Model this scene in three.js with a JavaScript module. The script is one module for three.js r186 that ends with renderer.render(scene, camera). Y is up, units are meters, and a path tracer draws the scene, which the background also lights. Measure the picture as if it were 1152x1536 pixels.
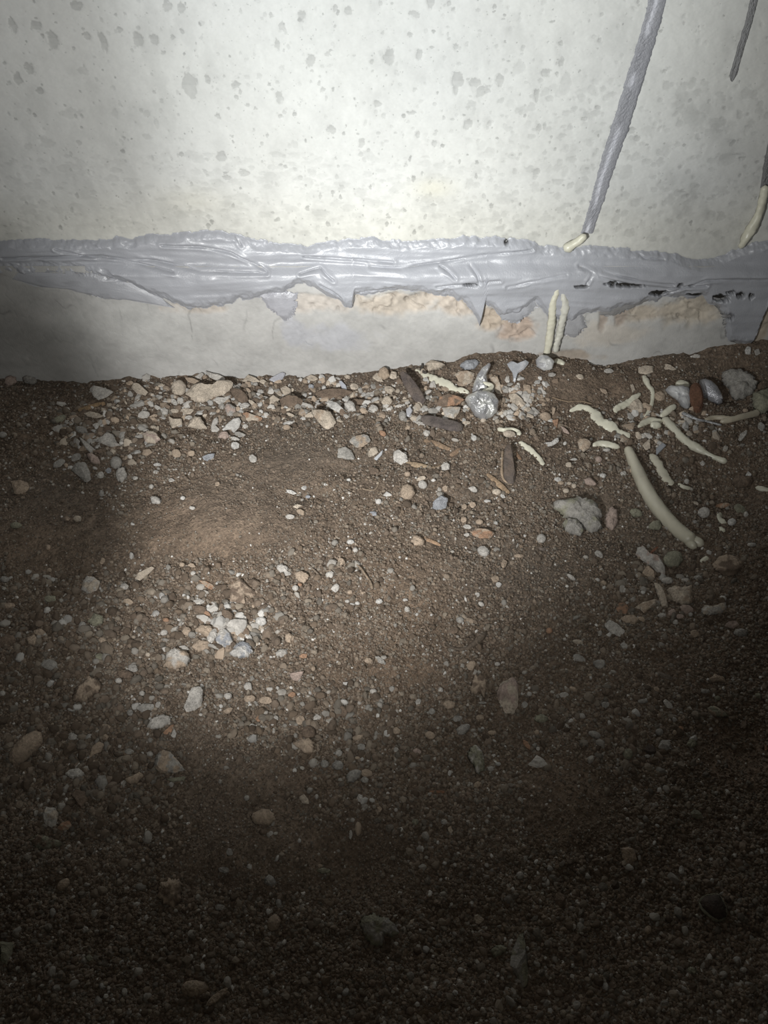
import * as THREE from 'three';
import { mergeGeometries, toCreasedNormals } from 'three/addons/utils/BufferGeometryUtils.js';

// ------------------------------------------------------------------ camera, light, exposure
const W = 1152, H = 1536, FOC = 1150;               // picture frame and focal length in its pixels
const PITCH = 42 * Math.PI / 180, EYE = new THREE.Vector3(0, 0.70, 1.141);
const scene = new THREE.Scene();
const camera = new THREE.PerspectiveCamera(2 * Math.atan(H / 2 / FOC) * 180 / Math.PI, W / H, 0.02, 20);
camera.position.copy(EYE);
camera.rotation.set(-PITCH, 0, 0);
scene.add(camera);
scene.background = new THREE.Color(0x000000);
const renderer = new THREE.WebGLRenderer({ antialias: true });
renderer.shadowMap.enabled = true;
renderer.toneMapping = THREE.LinearToneMapping;
renderer.toneMappingExposure = 1.0;

const LAMP = new THREE.Vector3(-0.22, 0.50, 1.10);   // hand torch held low, to one side of the camera
function torch(from, target, intensity, angleDeg, color, size = 0.8) {
  const s = new THREE.SpotLight(color, intensity, 0, angleDeg * Math.PI / 180, 1, 2);
  s.position.copy(from); s.target.position.copy(target); s.castShadow = true; s.shadow.radius = size;
  scene.add(s, s.target); return s;
}
torch(LAMP, new THREE.Vector3(0.04, 0.48, 0), 3.3, 23, new THREE.Color(0.95, 1.0, 1.0));      // bright core of the beam on the wall
torch(LAMP, new THREE.Vector3(0.03, 0.45, 0), 2.2, 44, new THREE.Color(0.985, 1.0, 0.985));    // the beam round it
torch(LAMP, new THREE.Vector3(-0.07, 0.0, 0.16), 2.6, 28, new THREE.Color(1.0, 0.99, 0.965));  // its lower lobe on the dirt
const FILL_POS = new THREE.Vector3(0.05, 0.74, 1.12);                                              // unseen fill light added beside the camera to lift the shadows
torch(FILL_POS, new THREE.Vector3(-0.16, 0.10, 0), 0.88, 44, new THREE.Color(1.0, 1.0, 0.96));
torch(FILL_POS, new THREE.Vector3(-0.03, 0.0, 0.55), 0.075, 72, new THREE.Color(1.0, 0.95, 0.82));  // weak wide fill, also added, for the lower soil

// ------------------------------------------------------------------ numbers
function rng(seed) { let a = seed >>> 0; return () => { a = (a + 0x6D2B79F5) | 0; let t = Math.imul(a ^ (a >>> 15), 1 | a); t = (t + Math.imul(t ^ (t >>> 7), 61 | t)) ^ t; return ((t ^ (t >>> 14)) >>> 0) / 4294967296; }; }
const PERM = new Uint8Array(512), GR = new Float32Array(256);
{ const r = rng(77), p = [...Array(256).keys()]; for (let i = 255; i > 0; i--) { const j = Math.floor(r() * (i + 1)); [p[i], p[j]] = [p[j], p[i]]; } for (let i = 0; i < 512; i++) PERM[i] = p[i & 255]; for (let i = 0; i < 256; i++) GR[i] = r() * 2 - 1; }
const fade = (t) => t * t * (3 - 2 * t);
function vn(x, y) { // value noise, -1..1
  const xi = Math.floor(x), yi = Math.floor(y), fx = fade(x - xi), fy = fade(y - yi), X = xi & 255, Y = yi & 255;
  const a = PERM[X] + Y, b = PERM[(X + 1) & 255] + Y;
  const g = (i) => GR[PERM[i & 511 & 255]];
  const p = g(a), q = g(b), r = g(a + 1), s = g(b + 1);
  return p + (q - p) * fx + (r - p + (p - q - r + s) * fx) * fy;
}
function fbm(x, y, o = 4, gain = 0.5) { let a = 1, s = 0, n = 0; for (let i = 0; i < o; i++) { s += a * vn(x, y); n += a; a *= gain; x = x * 2.03 + 17.3; y = y * 2.03 + 9.1; } return s / n; }
function vn3(x, y, z) { return (vn(x + z * 0.7, y - z * 1.3) + vn(y + 31.7, z + x * 0.4) + vn(z + 71.3 + y * 0.3, x)) / 1.8; }
const clamp = (v, a = 0, b = 1) => Math.min(b, Math.max(a, v));
const smooth = (a, b, v) => { const t = clamp((v - a) / (b - a)); return t * t * (3 - 2 * t); };
const lerp = (a, b, t) => a + (b - a) * t;
function interp(list, x) { // piecewise linear through [x, y] pairs
  if (x <= list[0][0]) return list[0][1];
  for (let i = 1; i < list.length; i++) if (x <= list[i][0]) { const [x0, y0] = list[i - 1], [x1, y1] = list[i]; return y0 + (y1 - y0) * (x - x0) / (x1 - x0 || 1); }
  return list[list.length - 1][1];
}

// ------------------------------------------------------------------ where things stand: sight lines from measured picture positions to the ground or wall
const SP = Math.sin(PITCH), CP = Math.cos(PITCH);
function ray(px, py) { const a = (px - W / 2) / FOC, b = (H / 2 - py) / FOC; return new THREE.Vector3(a, -SP + b * CP, -CP - b * SP); }
function project(x, y, z) { const dy = y - EYE.y, dz = z - EYE.z, d = -dy * SP - dz * CP; return [W / 2 + FOC * x / d, H / 2 - FOC * (dy * CP - dz * SP) / d, d]; }
function wallHit(px, py, z = 0) { const d = ray(px, py), t = (z - EYE.z) / d.z; return new THREE.Vector3(EYE.x + d.x * t, EYE.y + d.y * t, z); }
function flatHit(px, py) { const d = ray(px, py), t = -EYE.y / d.y; return [EYE.x + d.x * t, EYE.z + d.z * t]; }

// relief of the dirt: bank along the footing, hollows and humps
const FOOT_Z = 0.012;
const soilLine = [[-600, 572], [0, 569], [130, 573], [250, 566], [350, 563], [400, 567], [480, 567], [560, 560], [640, 550], [700, 541], [750, 537], [820, 541], [900, 549], [950, 541], [1000, 531], [1060, 525], [1152, 521], [1700, 515]]
  .map(([x, y]) => { const p = wallHit(x, y, FOOT_Z); return [p.x, p.y]; });
const humps = [ // [x, y, half width, half depth, height in mm] in the picture
  [285, 628, 40, 14, -16], [250, 648, 30, 12, -10], [330, 650, 22, 10, -10], [350, 566, 22, 8, -16], [205, 858, 30, 24, -11], [392, 952, 26, 22, -12], [355, 905, 40, 14, -8], [500, 895, 60, 24, -6], [460, 590, 60, 14, -9], [545, 592, 26, 12, -10],
  [680, 752, 60, 14, -8], [300, 838, 60, 14, -7], [270, 790, 24, 20, -4], [1105, 735, 60, 30, -22], [1092, 598, 34, 18, -30], [950, 628, 34, 12, -10], [1030, 700, 60, 30, -14], [1020, 860, 50, 26, -10], [690, 1150, 26, 30, -14], [748, 1135, 40, 30, -9],
  [745, 1095, 60, 22, -6], [530, 1300, 70, 60, -16], [560, 905, 26, 18, -5], [900, 800, 30, 22, -9], [470, 745, 40, 10, -6], [530, 705, 40, 10, -7], [560, 690, 30, 8, -5], [120, 1255, 60, 14, -9], [310, 1320, 60, 30, -9], [1100, 1130, 60, 60, -10],
  [850, 582, 100, 22, 14], [740, 568, 50, 20, 8], [330, 780, 130, 46, 9], [440, 700, 90, 30, 6], [640, 860, 80, 50, 6], [80, 800, 110, 60, 8], [400, 1170, 120, 60, 8], [400, 1285, 110, 50, 11], [870, 1230, 90, 70, 9], [320, 930, 90, 50, 5], [980, 540, 120, 10, 8], [1115, 560, 60, 14, 18], [140, 640, 80, 20, 8],
].map(([x, y, w, h, a]) => { const [gx, gz] = flatHit(x, y), [ax] = flatHit(x + w, y), [, bz] = flatHit(x, y + h), [, cz] = flatHit(x, y - h); return { gx, gz, sx: Math.abs(ax - gx), sz: Math.abs(bz - cz) / 2, a: a / 1000 }; });
function macro(x, z) {
  let h = (interp(soilLine, x) + 0.007 * Math.exp(-Math.max(0, z) / 0.05) * fbm(x * 50, 7, 3, 0.65)) * Math.exp(-Math.pow(Math.max(0, z) / 0.11, 1.4));
  for (const b of humps) { const u = (x - b.gx) / b.sx, v = (z - b.gz) / b.sz, d = u * u + v * v; if (d < 7) h += b.a * Math.exp(-d * 0.9); }
  return h + 0.008 * fbm(x * 5 + 3, z * 5 + 8, 3) + 0.004 * fbm(x * 21, z * 21, 2);
}
function ground(x, z) { return macro(x, z) + 0.0026 * fbm(x * 70 + 5, z * 70 + 2, 2) + 0.0011 * vn(x * 260, z * 260); }
function groundHit(px, py, lift = 0) {
  const d = ray(px, py); let t0 = 0.1, t = 0.1;
  for (; t < 4; t += 0.01) { if (EYE.y + d.y * t < macro(d.x * t, EYE.z + d.z * t) + lift) break; t0 = t; }
  for (let i = 0; i < 12; i++) { const m = (t0 + t) / 2; if (EYE.y + d.y * m < macro(d.x * m, EYE.z + d.z * m) + lift) t = m; else t0 = m; }
  return { p: new THREE.Vector3(EYE.x + d.x * t, EYE.y + d.y * t, EYE.z + d.z * t), t, d };
}

// ------------------------------------------------------------------ naming
const taken = {};
function numbered(n) { const k = taken[n] = (taken[n] ?? -1) + 1; return k ? n + '_' + String(k).padStart(3, '0') : n; }
function add(o, name, label, category, group) {
  o.name = numbered(name); o.userData.label = label; o.userData.category = category; if (group) o.userData.group = group;
  scene.add(o); shade(o); return o;
}
function shade(o) { o.traverse((m) => { if (m.isMesh) m.castShadow = m.receiveShadow = true; }); return o; }
function structure(geo, mat, name) { const m = new THREE.Mesh(geo, mat); m.name = name; m.userData.kind = 'structure'; scene.add(m); return shade(m); }

// ------------------------------------------------------------------ materials
function dataTexture(w, h, fn, srgb, repeat = true) {
  const d = new Uint8Array(w * h * 4);
  for (let j = 0; j < h; j++) for (let i = 0; i < w; i++) { const c = fn(i, j), k = (j * w + i) * 4; d[k] = clamp(c[0]) * 255; d[k + 1] = clamp(c[1]) * 255; d[k + 2] = clamp(c[2]) * 255; d[k + 3] = 255; }
  const t = new THREE.DataTexture(d, w, h); t.magFilter = THREE.LinearFilter; t.minFilter = THREE.LinearMipmapLinearFilter; t.generateMipmaps = true;
  t.wrapS = t.wrapT = repeat ? THREE.RepeatWrapping : THREE.MirroredRepeatWrapping; if (srgb) t.colorSpace = THREE.SRGBColorSpace; t.needsUpdate = true; return t;
}
// tileable grain: noise folded round a torus by blending
function tileNoise(n, f, o, seed) {
  return (i, j) => { const u = i / n, v = j / n, g = (a, b) => fbm((u - a) * f + seed, (v - b) * f + seed * 1.7, o, 0.65); const bu = smooth(0.8, 1, u), bv = smooth(0.8, 1, v); return lerp(lerp(g(0, 0), g(1, 0), bu), lerp(g(0, 1), g(1, 1), bu), bv); };
}
const gN = tileNoise(768, 90, 3, 11), gM = tileNoise(768, 14, 3, 5);
const grainRand = rng(5);
const soilMap = dataTexture(768, 768, (i, j) => { const a = gN(i, j), b = gM(i, j), s = grainRand(); let v = 0.80 + 0.26 * a + 0.14 * b; if (s > 0.992) v += 0.2; return [v, v * 0.985, v * 0.96]; }, true);
const soilBump = dataTexture(768, 768, (i, j) => { const v = 0.5 + 0.5 * gN(i, j); return [v, v, v]; });
soilMap.repeat.set(1 / 0.22, 1 / 0.22); soilBump.repeat.set(1 / 0.22, 1 / 0.22);
const rN = tileNoise(512, 60, 4, 23), rM = tileNoise(512, 12, 3, 41);
const rockMap = dataTexture(512, 512, (i, j) => { const v = 0.88 + 0.2 * rN(i, j) + 0.14 * rM(i, j); return [v, v, v]; }, true);
const rockBump = dataTexture(512, 512, (i, j) => { const v = 0.5 + 0.5 * rN(i, j); return [v, v, v]; });
rockMap.repeat.set(1 / 0.09, 1 / 0.09); rockBump.repeat.set(1 / 0.09, 1 / 0.09);
const M = {
  soil: new THREE.MeshStandardMaterial({ vertexColors: true, map: soilMap, bumpMap: soilBump, bumpScale: 0.0022, roughness: 1 }),
  rock: new THREE.MeshStandardMaterial({ vertexColors: true, map: rockMap, bumpMap: rockBump, bumpScale: 0.0012, roughness: 0.92 }),
  gravel: new THREE.MeshStandardMaterial({ color: 0xffffff, roughness: 0.95 }),
  concrete: new THREE.MeshStandardMaterial({ vertexColors: true, bumpMap: rockBump, bumpScale: 0.0004, roughness: 0.93 }),
  sealant: new THREE.MeshPhysicalMaterial({ vertexColors: true, roughness: 0.42, bumpMap: rockBump, bumpScale: 0.0004, clearcoat: 0.25, clearcoatRoughness: 0.25 }),
  strip: new THREE.MeshStandardMaterial({ vertexColors: true, roughness: 0.55, bumpMap: rockBump, bumpScale: 0.0008 }),
  foam: new THREE.MeshPhysicalMaterial({ vertexColors: true, roughness: 0.42, clearcoat: 0.3, clearcoatRoughness: 0.3 }),
  wood: new THREE.MeshStandardMaterial({ vertexColors: true, map: rockMap, roughness: 0.85, bumpMap: rockBump, bumpScale: 0.0008 }),
  silver: new THREE.MeshPhysicalMaterial({ vertexColors: true, roughness: 0.28, metalness: 0.45, bumpMap: rockBump, bumpScale: 0.0012, clearcoat: 0.5, clearcoatRoughness: 0.2 }),
  timber: new THREE.MeshStandardMaterial({ color: 0x6b4f38, roughness: 0.9 }),
  plain: new THREE.MeshStandardMaterial({ color: 0x8f8d88, roughness: 0.95 }),
};
const COL = { wt: [0.60, 0.58, 0.55], cr: [0.56, 0.48, 0.39], lg: [0.54, 0.51, 0.47], g: [0.38, 0.36, 0.33], gd: [0.15, 0.145, 0.14], tn: [0.45, 0.355, 0.27], br: [0.20, 0.148, 0.11], dk: [0.085, 0.066, 0.055], or: [0.40, 0.245, 0.16], pk: [0.46, 0.36, 0.31], gn: [0.31, 0.30, 0.225], bl: [0.36, 0.37, 0.395], ru: [0.14, 0.07, 0.042], fo: [0.62, 0.60, 0.49], fg: [0.56, 0.54, 0.46], se: [0.36, 0.365, 0.39], sd: [0.20, 0.20, 0.21] };

// ------------------------------------------------------------------ grids
function axis(parts) { // [from, to, step] runs joined into one list of coordinates
  const out = []; for (const [a, b, s] of parts) { const n = Math.max(1, Math.round((b - a) / s)); for (let i = out.length ? 1 : 0; i <= n; i++) out.push(a + (b - a) * i / n); } return out;
}
function grid(us, vs, fn, flip) { // fn(u, v) -> [x, y, z, r, g, b, tu, tv]
  const nu = us.length, nv = vs.length, P = new Float32Array(nu * nv * 3), C = new Float32Array(nu * nv * 3), T = new Float32Array(nu * nv * 2), I = new Uint32Array((nu - 1) * (nv - 1) * 6);
  let k = 0;
  for (let j = 0; j < nv; j++) for (let i = 0; i < nu; i++, k++) { const r = fn(us[i], vs[j], i, j); P.set(r.slice(0, 3), k * 3); C.set(r.slice(3, 6), k * 3); T.set(r.slice(6, 8), k * 2); }
  k = 0;
  for (let j = 0; j < nv - 1; j++) for (let i = 0; i < nu - 1; i++) { const a = j * nu + i, b = a + 1, c = a + nu, d = c + 1; if (flip) { I[k++] = a; I[k++] = c; I[k++] = b; I[k++] = b; I[k++] = c; I[k++] = d; } else { I[k++] = a; I[k++] = b; I[k++] = c; I[k++] = b; I[k++] = d; I[k++] = c; } }
  const g = new THREE.BufferGeometry(); g.setAttribute('position', new THREE.BufferAttribute(P, 3)); g.setAttribute('color', new THREE.BufferAttribute(C, 3)); g.setAttribute('uv', new THREE.BufferAttribute(T, 2)); g.setIndex(new THREE.BufferAttribute(I, 1)); g.computeVertexNormals(); return g;
}
function box(x0, x1, y0, y1, z0, z1) { const g = new THREE.BoxGeometry(x1 - x0, y1 - y0, z1 - z0); g.translate((x0 + x1) / 2, (y0 + y1) / 2, (z0 + z1) / 2); return g; }
function tinted(g, c) { const n = g.attributes.position.count, a = new Float32Array(n * 3); for (let i = 0; i < n; i++) a.set(c, i * 3); g.setAttribute('color', new THREE.BufferAttribute(a, 3)); return g; }

// ------------------------------------------------------------------ the crawl space: dirt floor
const smoothPatches = [[330, 780, 150, 62, 0.9], [440, 700, 110, 40, 0.65], [640, 870, 70, 50, 0.35], [90, 800, 110, 75, 0.75], [380, 1185, 120, 70, 0.8], [400, 1280, 150, 80, 0.65], [540, 1290, 90, 70, 0.7], [860, 1210, 90, 80, 0.7], [850, 580, 110, 28, 0.75], [600, 1010, 80, 40, 0.5], [300, 1120, 80, 50, 0.5], [880, 760, 60, 40, 0.4], [780, 840, 90, 50, 0.3], [1100, 1130, 60, 60, 0.7]];
const coarsePatches = [[340, 910, 150, 70, 1], [130, 960, 170, 110, 0.8], [110, 1130, 150, 110, 0.7], [480, 1100, 130, 80, 0.7], [690, 750, 110, 50, 0.6], [150, 640, 130, 50, 1], [420, 600, 200, 40, 1], [640, 620, 120, 60, 0.8], [1010, 880, 120, 70, 0.6], [1000, 680, 130, 80, 0.7], [480, 870, 90, 60, 0.7], [960, 1100, 130, 70, 0.5], [780, 620, 80, 50, 0.6]];
const patch = (list, px, py) => { let v = 0; for (const [x, y, w, h, a] of list) { const u = (px - x) / w, s = (py - y) / h, d = u * u + s * s; if (d < 3) v = Math.max(v, a * Math.exp(-Math.pow(d, 1.4))); } return v; };
{
  const xs = axis([[-1.8, -0.8, 0.05], [-0.8, 0.8, 0.0024], [0.8, 1.8, 0.05]]), zs = axis([[-0.06, 1.16, 0.0024], [1.16, 2.2, 0.05]]);
  const g = grid(xs, zs, (x, z) => {
    const m = macro(x, z), y = ground(x, z), [px, py] = project(x, m, z), sm = patch(smoothPatches, px, py);
    const n = 0.86 + 0.20 * fbm(x * 9 + 4, z * 9, 3) + 0.14 * vn(x * 120, z * 120) + sm * 0.30, warm = 0.06 * fbm(x * 6 + 40, z * 6, 2);
    return [x, lerp(y, m + 0.0006 * vn(x * 260, z * 260), sm * 0.75), z, 0.245 * n * (1 + warm), 0.192 * n, 0.152 * n * (1 - warm), x, z];
  }, true);
  structure(g, M.soil, 'floor');
}

// ------------------------------------------------------------------ concrete wall with air-hole pits
const WX0 = -0.76, WX1 = 0.76, WY0 = 0.13, WY1 = 0.60, TW = 2048, TH = 1024;
{
  const depth = new Float32Array(TW * TH), tone = new Float32Array(TW * TH).fill(1);
  const tx = (x) => (x - WX0) / (WX1 - WX0) * TW, ty = (y) => (y - WY0) / (WY1 - WY0) * TH;
  function pit(px, py, rx, ry, strength, deep) {
    const c = wallHit(px, py), ex = wallHit(px + rx, py), ey = wallHit(px, py - ry);
    const cx = tx(c.x), cy = ty(c.y), ax = Math.max(1.1, tx(ex.x) - cx), ay = Math.max(1.1, ty(ey.y) - cy), lean = (px - 576) / 1500;
    for (let j = Math.floor(cy - ay * 1.6); j <= cy + ay * 1.6; j++) for (let i = Math.floor(cx - ax * 1.6 - ay * 0.3); i <= cx + ax * 1.6 + ay * 0.3; i++) {
      if (i < 0 || j < 0 || i >= TW || j >= TH) continue;
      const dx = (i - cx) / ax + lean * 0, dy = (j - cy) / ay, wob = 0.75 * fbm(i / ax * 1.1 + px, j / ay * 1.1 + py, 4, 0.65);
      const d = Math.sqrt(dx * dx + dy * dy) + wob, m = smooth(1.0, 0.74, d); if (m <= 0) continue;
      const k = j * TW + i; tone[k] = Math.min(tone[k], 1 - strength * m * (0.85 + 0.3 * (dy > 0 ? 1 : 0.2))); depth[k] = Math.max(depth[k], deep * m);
    }
  }
  const strong = [[115, 8, 9, 9], [19, 38, 6, 12], [54, 40, 8, 9], [77, 58, 11, 17], [130, 54, 5, 7], [155, 65, 6, 16], [178, 44, 5, 5], [207, 58, 8, 11], [231, 59, 8, 9], [244, 79, 5, 4], [249, 9, 7, 9], [272, 12, 6, 11], [273, 47, 4, 4], [259, 56, 4, 4], [45, 105, 9, 10], [26, 120, 6, 10], [281, 128, 12, 17], [60, 137, 6, 5], [310, 117, 4, 6], [352, 129, 8, 6], [327, 174, 4, 5], [419, 146, 5, 9], [420, 175, 4, 4], [452, 23, 7, 9], [422, 39, 5, 7], [406, 23, 4, 4], [415, 67, 4, 8], [465, 91, 7, 9], [484, 135, 4, 5], [502, 12, 4, 6], [522, 16, 5, 8], [542, 215, 6, 8], [567, 156, 6, 6], [557, 93, 4, 4], [495, 195, 7, 7], [330, 235, 8, 8], [365, 259, 8, 5], [340, 267, 7, 4],
    [623, 22, 8, 9], [646, 5, 5, 8], [673, 5, 4, 5], [628, 81, 5, 8], [585, 85, 8, 14], [683, 70, 4, 5], [687, 122, 9, 12], [684, 134, 4, 8], [712, 125, 8, 8], [722, 136, 10, 9], [750, 119, 7, 10], [819, 110, 7, 7], [841, 94, 6, 8], [898, 61, 3, 4], [841, 65, 4, 4], [805, 142, 4, 9], [808, 192, 4, 6], [876, 178, 5, 3], [701, 187, 6, 8], [733, 185, 4, 5], [626, 202, 4, 6], [651, 215, 4, 5], [618, 170, 6, 4], [946, 196, 7, 4], [956, 208, 6, 5], [896, 161, 5, 4], [803, 257, 6, 5], [996, 107, 3, 4], [1086, 162, 3, 3], [1105, 232, 7, 1.6], [1112, 237, 6, 1.6], [1023, 288, 6, 1.4], [1031, 294, 3, 3]];
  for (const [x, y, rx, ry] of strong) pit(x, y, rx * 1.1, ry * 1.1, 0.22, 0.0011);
  const faint = [[125, 107, 9, 7], [108, 169, 18, 13], [172, 170, 7, 9], [220, 170, 6, 6], [235, 186, 4, 9], [70, 215, 16, 10], [42, 220, 10, 8], [65, 255, 8, 5], [100, 235, 6, 4], [777, 102, 11, 13], [848, 127, 9, 16], [892, 139, 8, 9], [1021, 145, 14, 12], [1038, 172, 20, 22], [998, 225, 9, 12], [836, 250, 7, 9], [140, 288, 6, 4], [220, 205, 7, 5], [407, 250, 8, 5], [467, 260, 8, 6], [370, 116, 6, 5], [388, 114, 5, 6], [442, 217, 6, 8], [1110, 60, 10, 16], [640, 300, 14, 7], [700, 320, 18, 8], [760, 300, 12, 8], [940, 260, 12, 12], [1090, 240, 14, 10], [540, 290, 12, 8], [480, 320, 16, 6], [300, 320, 18, 6]];
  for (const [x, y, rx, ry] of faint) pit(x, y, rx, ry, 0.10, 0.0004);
  const r = rng(314);
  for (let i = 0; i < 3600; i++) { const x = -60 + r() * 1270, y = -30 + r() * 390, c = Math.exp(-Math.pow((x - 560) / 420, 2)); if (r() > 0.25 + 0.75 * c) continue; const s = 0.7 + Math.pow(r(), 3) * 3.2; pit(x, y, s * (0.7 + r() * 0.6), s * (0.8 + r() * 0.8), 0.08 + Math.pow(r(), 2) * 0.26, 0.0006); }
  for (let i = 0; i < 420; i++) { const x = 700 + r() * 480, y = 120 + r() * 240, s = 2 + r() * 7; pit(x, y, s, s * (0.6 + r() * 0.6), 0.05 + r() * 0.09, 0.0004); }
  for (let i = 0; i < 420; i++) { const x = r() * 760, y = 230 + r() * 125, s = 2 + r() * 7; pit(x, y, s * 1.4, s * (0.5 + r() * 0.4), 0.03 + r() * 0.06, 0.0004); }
  const sandy = wallHit(600, 350).y, stain = wallHit(650, 282), stain2 = wallHit(290, 300), cold = wallHit(150, 110);
  const map = dataTexture(TW, TH, (i, j) => {
    const x = WX0 + (i + 0.5) / TW * (WX1 - WX0), y = WY0 + (j + 0.5) / TH * (WY1 - WY0), low = smooth(sandy + 0.085, sandy - 0.005, y);
    const mott = fbm(x * 14 + 2, y * 14, 3), fine = fbm(x * 150 + y * 30, y * 110, 2), stipple = fbm(x * 420, y * 420, 2);
    let v = tone[j * TW + i] * (1 + 0.075 * mott + (0.045 + 0.05 * low) * fine + 0.035 * stipple);
    const dark = smooth(0.15, 0.6, fbm(x * 30 + 50, y * 22, 3)) * (0.07 + 0.06 * smooth(0.2, 0.45, x)); v *= 1 - dark;
    const st = Math.exp(-(((x - stain.x) / 0.03) ** 2 + ((y - stain.y) / 0.014) ** 2)) + 0.5 * Math.exp(-(((x - stain2.x) / 0.05) ** 2 + ((y - stain2.y) / 0.02) ** 2));
    const warm = low * 0.025 + st * 0.05 - 0.018 * fbm(x * 4, y * 4 + 7, 2);
    v *= 1 - low * 0.04;
    const sr = (lin) => (lin <= 0.0031308 ? lin * 12.92 : 1.055 * Math.pow(lin, 1 / 2.4) - 0.055);
    return [sr(0.535 * v * (1 + warm * 0.5)), sr(0.535 * v), sr(0.518 * v * (1 - warm * 1.6))];
  }, true, false);
  const bump = dataTexture(TW / 2, TH / 2, (i, j) => { const a = 0.5 + 0.16 * fbm(i * 0.5, j * 0.5, 3); const v = a - 60 * depth[j * 2 * TW + i * 2]; return [v, v, v]; }, false, false);
  const mat = new THREE.MeshStandardMaterial({ map, bumpMap: bump, bumpScale: 0.0012, roughness: 0.9 });
  const sample = (x, y) => { const i = clamp(Math.round(tx(x)), 0, TW - 1), j = clamp(Math.round(ty(y)), 0, TH - 1); return depth[j * TW + i]; };
  const xs = axis([[-1.8, -0.74, 0.1], [-0.74, 0.74, 0.0019], [0.74, 1.8, 0.1]]), ys = axis([[0.12, 0.56, 0.0019], [0.56, 1.3, 0.06]]);
  const g = grid(xs, ys, (x, y) => [x, y, 0.0012 * fbm(x * 9, y * 9, 2) + 0.0004 * fbm(x * 90, y * 90, 2) - sample(x, y), 1, 1, 1, (x - WX0) / (WX1 - WX0), (y - WY0) / (WY1 - WY0)], false);
  g.deleteAttribute('color');
  const slab = box(-1.8, 1.8, -0.1, 1.3, -0.2, -0.006); 
  structure(mergeGeometries([g, slab]), mat, 'wall_back');
}

// ------------------------------------------------------------------ footing below the joint
{
  const zones = [ // [x, y, w, h, red, green, blue, roughness]
    [600, 455, 90, 20, 0.47, 0.415, 0.355, 1], [680, 455, 50, 22, 0.45, 0.395, 0.34, 1], [480, 455, 60, 18, 0.47, 0.43, 0.39, 0.7], [775, 492, 36, 20, 0.43, 0.345, 0.285, 0.9], [735, 480, 26, 20, 0.44, 0.37, 0.30, 0.8], [1035, 465, 52, 26, 0.44, 0.39, 0.325, 0.8], [960, 470, 40, 16, 0.42, 0.37, 0.31, 0.6], [1146, 490, 16, 40, 0.42, 0.36, 0.29, 0.6], [290, 462, 60, 10, 0.44, 0.40, 0.36, 0.5],
    [500, 510, 60, 26, 0.45, 0.45, 0.47, 0.1], [910, 500, 60, 24, 0.46, 0.43, 0.39, 0.1], [180, 490, 120, 40, 0.46, 0.455, 0.44, 0.1], [850, 535, 50, 10, 0.36, 0.31, 0.26, 0.4], [440, 500, 20, 25, 0.40, 0.40, 0.42, 0.2], [930, 470, 12, 24, 0.33, 0.28, 0.24, 0.6], [905, 480, 8, 20, 0.34, 0.29, 0.25, 0.6],
  ].map(([x, y, w, h, ...c]) => { const p = wallHit(x, y, FOOT_Z), q = wallHit(x + w, y, FOOT_Z), s = wallHit(x, y - h, FOOT_Z); return [p.x, p.y, q.x - p.x, s.y - p.y, ...c]; });
  const xs = axis([[-1.8, -0.8, 0.1], [-0.8, 0.8, 0.0018], [0.8, 1.8, 0.1]]), ys = axis([[-0.08, 0.192, 0.0018]]);
  const g = grid(xs, ys, (x, y) => {
    let c = [0.425, 0.418, 0.405], rough = 0.12;
    for (const [zx, zy, w, h, r, gg, b, ro] of zones) { const n = 0.5 * fbm(x * 45 + zx, y * 60 + zy * 9, 3), d = Math.hypot((x - zx) / w, (y - zy) / h) + n, m = smooth(1.15, 0.55, d); c = [lerp(c[0], r, m), lerp(c[1], gg, m), lerp(c[2], b, m)]; rough = lerp(rough, ro, m); }
    const n1 = fbm(x * 60, y * 70, 4), n2 = Math.abs(fbm(x * 38 + 9, y * 44, 3)), sh = 1 + 0.035 * n1 + 0.24 * fbm(x * 20, y * 28, 4) + 0.07 * fbm(x * 220, y * 220, 2) - 0.28 * smooth(0.035, 0.0, Math.abs(fbm(x * 15 + 2, y * 11 + 5, 3))) * smooth(0.1, 0.45, fbm(x * 22 + 60, y * 22, 2)) + rough * 0.26 * fbm(x * 160, y * 160, 2) - rough * 0.25 * smooth(0.10, 0.0, n2);
    const z = FOOT_Z + 0.0012 * fbm(x * 14, y * 14, 2) + rough * (0.0045 * n1 - 0.0035 * smooth(0.08, 0, n2)) - rough * 0.004;
    return [x, y, z, c[0] * sh, c[1] * sh, c[2] * sh, x, y];
  });
  const b = tinted(box(-1.8, 1.8, -0.1, 0.190, -0.02, 0.001), COL.lg);
  structure(mergeGeometries([g, b]), M.concrete, 'footing');
}

// ------------------------------------------------------------------ the rest of the crawl space, behind and above the viewer
structure(box(-1.9, 1.9, 1.3, 1.4, -0.2, 2.3), M.timber, 'ceiling');
{ const s = new THREE.Shape(); s.moveTo(-1.8, 0.385); s.lineTo(-0.252, 0.385); s.lineTo(-0.267, 0.432); s.lineTo(-0.290, 0.460); s.lineTo(-1.8, 0.47); const g = new THREE.ExtrudeGeometry(s, { depth: 0.05, bevelSize: 0.004, bevelThickness: 0.004, bevelSegments: 2 }); g.translate(0, 0, 0.925); structure(g, M.timber, 'added_blocker'); } // made-up block out of view, added to cast shade on the left
structure(box(-1.95, -1.8, -0.1, 1.3, -0.2, 2.3), M.plain, 'wall_left');
structure(box(1.8, 1.95, -0.1, 1.3, -0.2, 2.3), M.plain, 'wall_right');
structure(box(-1.95, 1.95, -0.1, 1.4, 2.2, 2.35), M.plain, 'wall_front');

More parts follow.
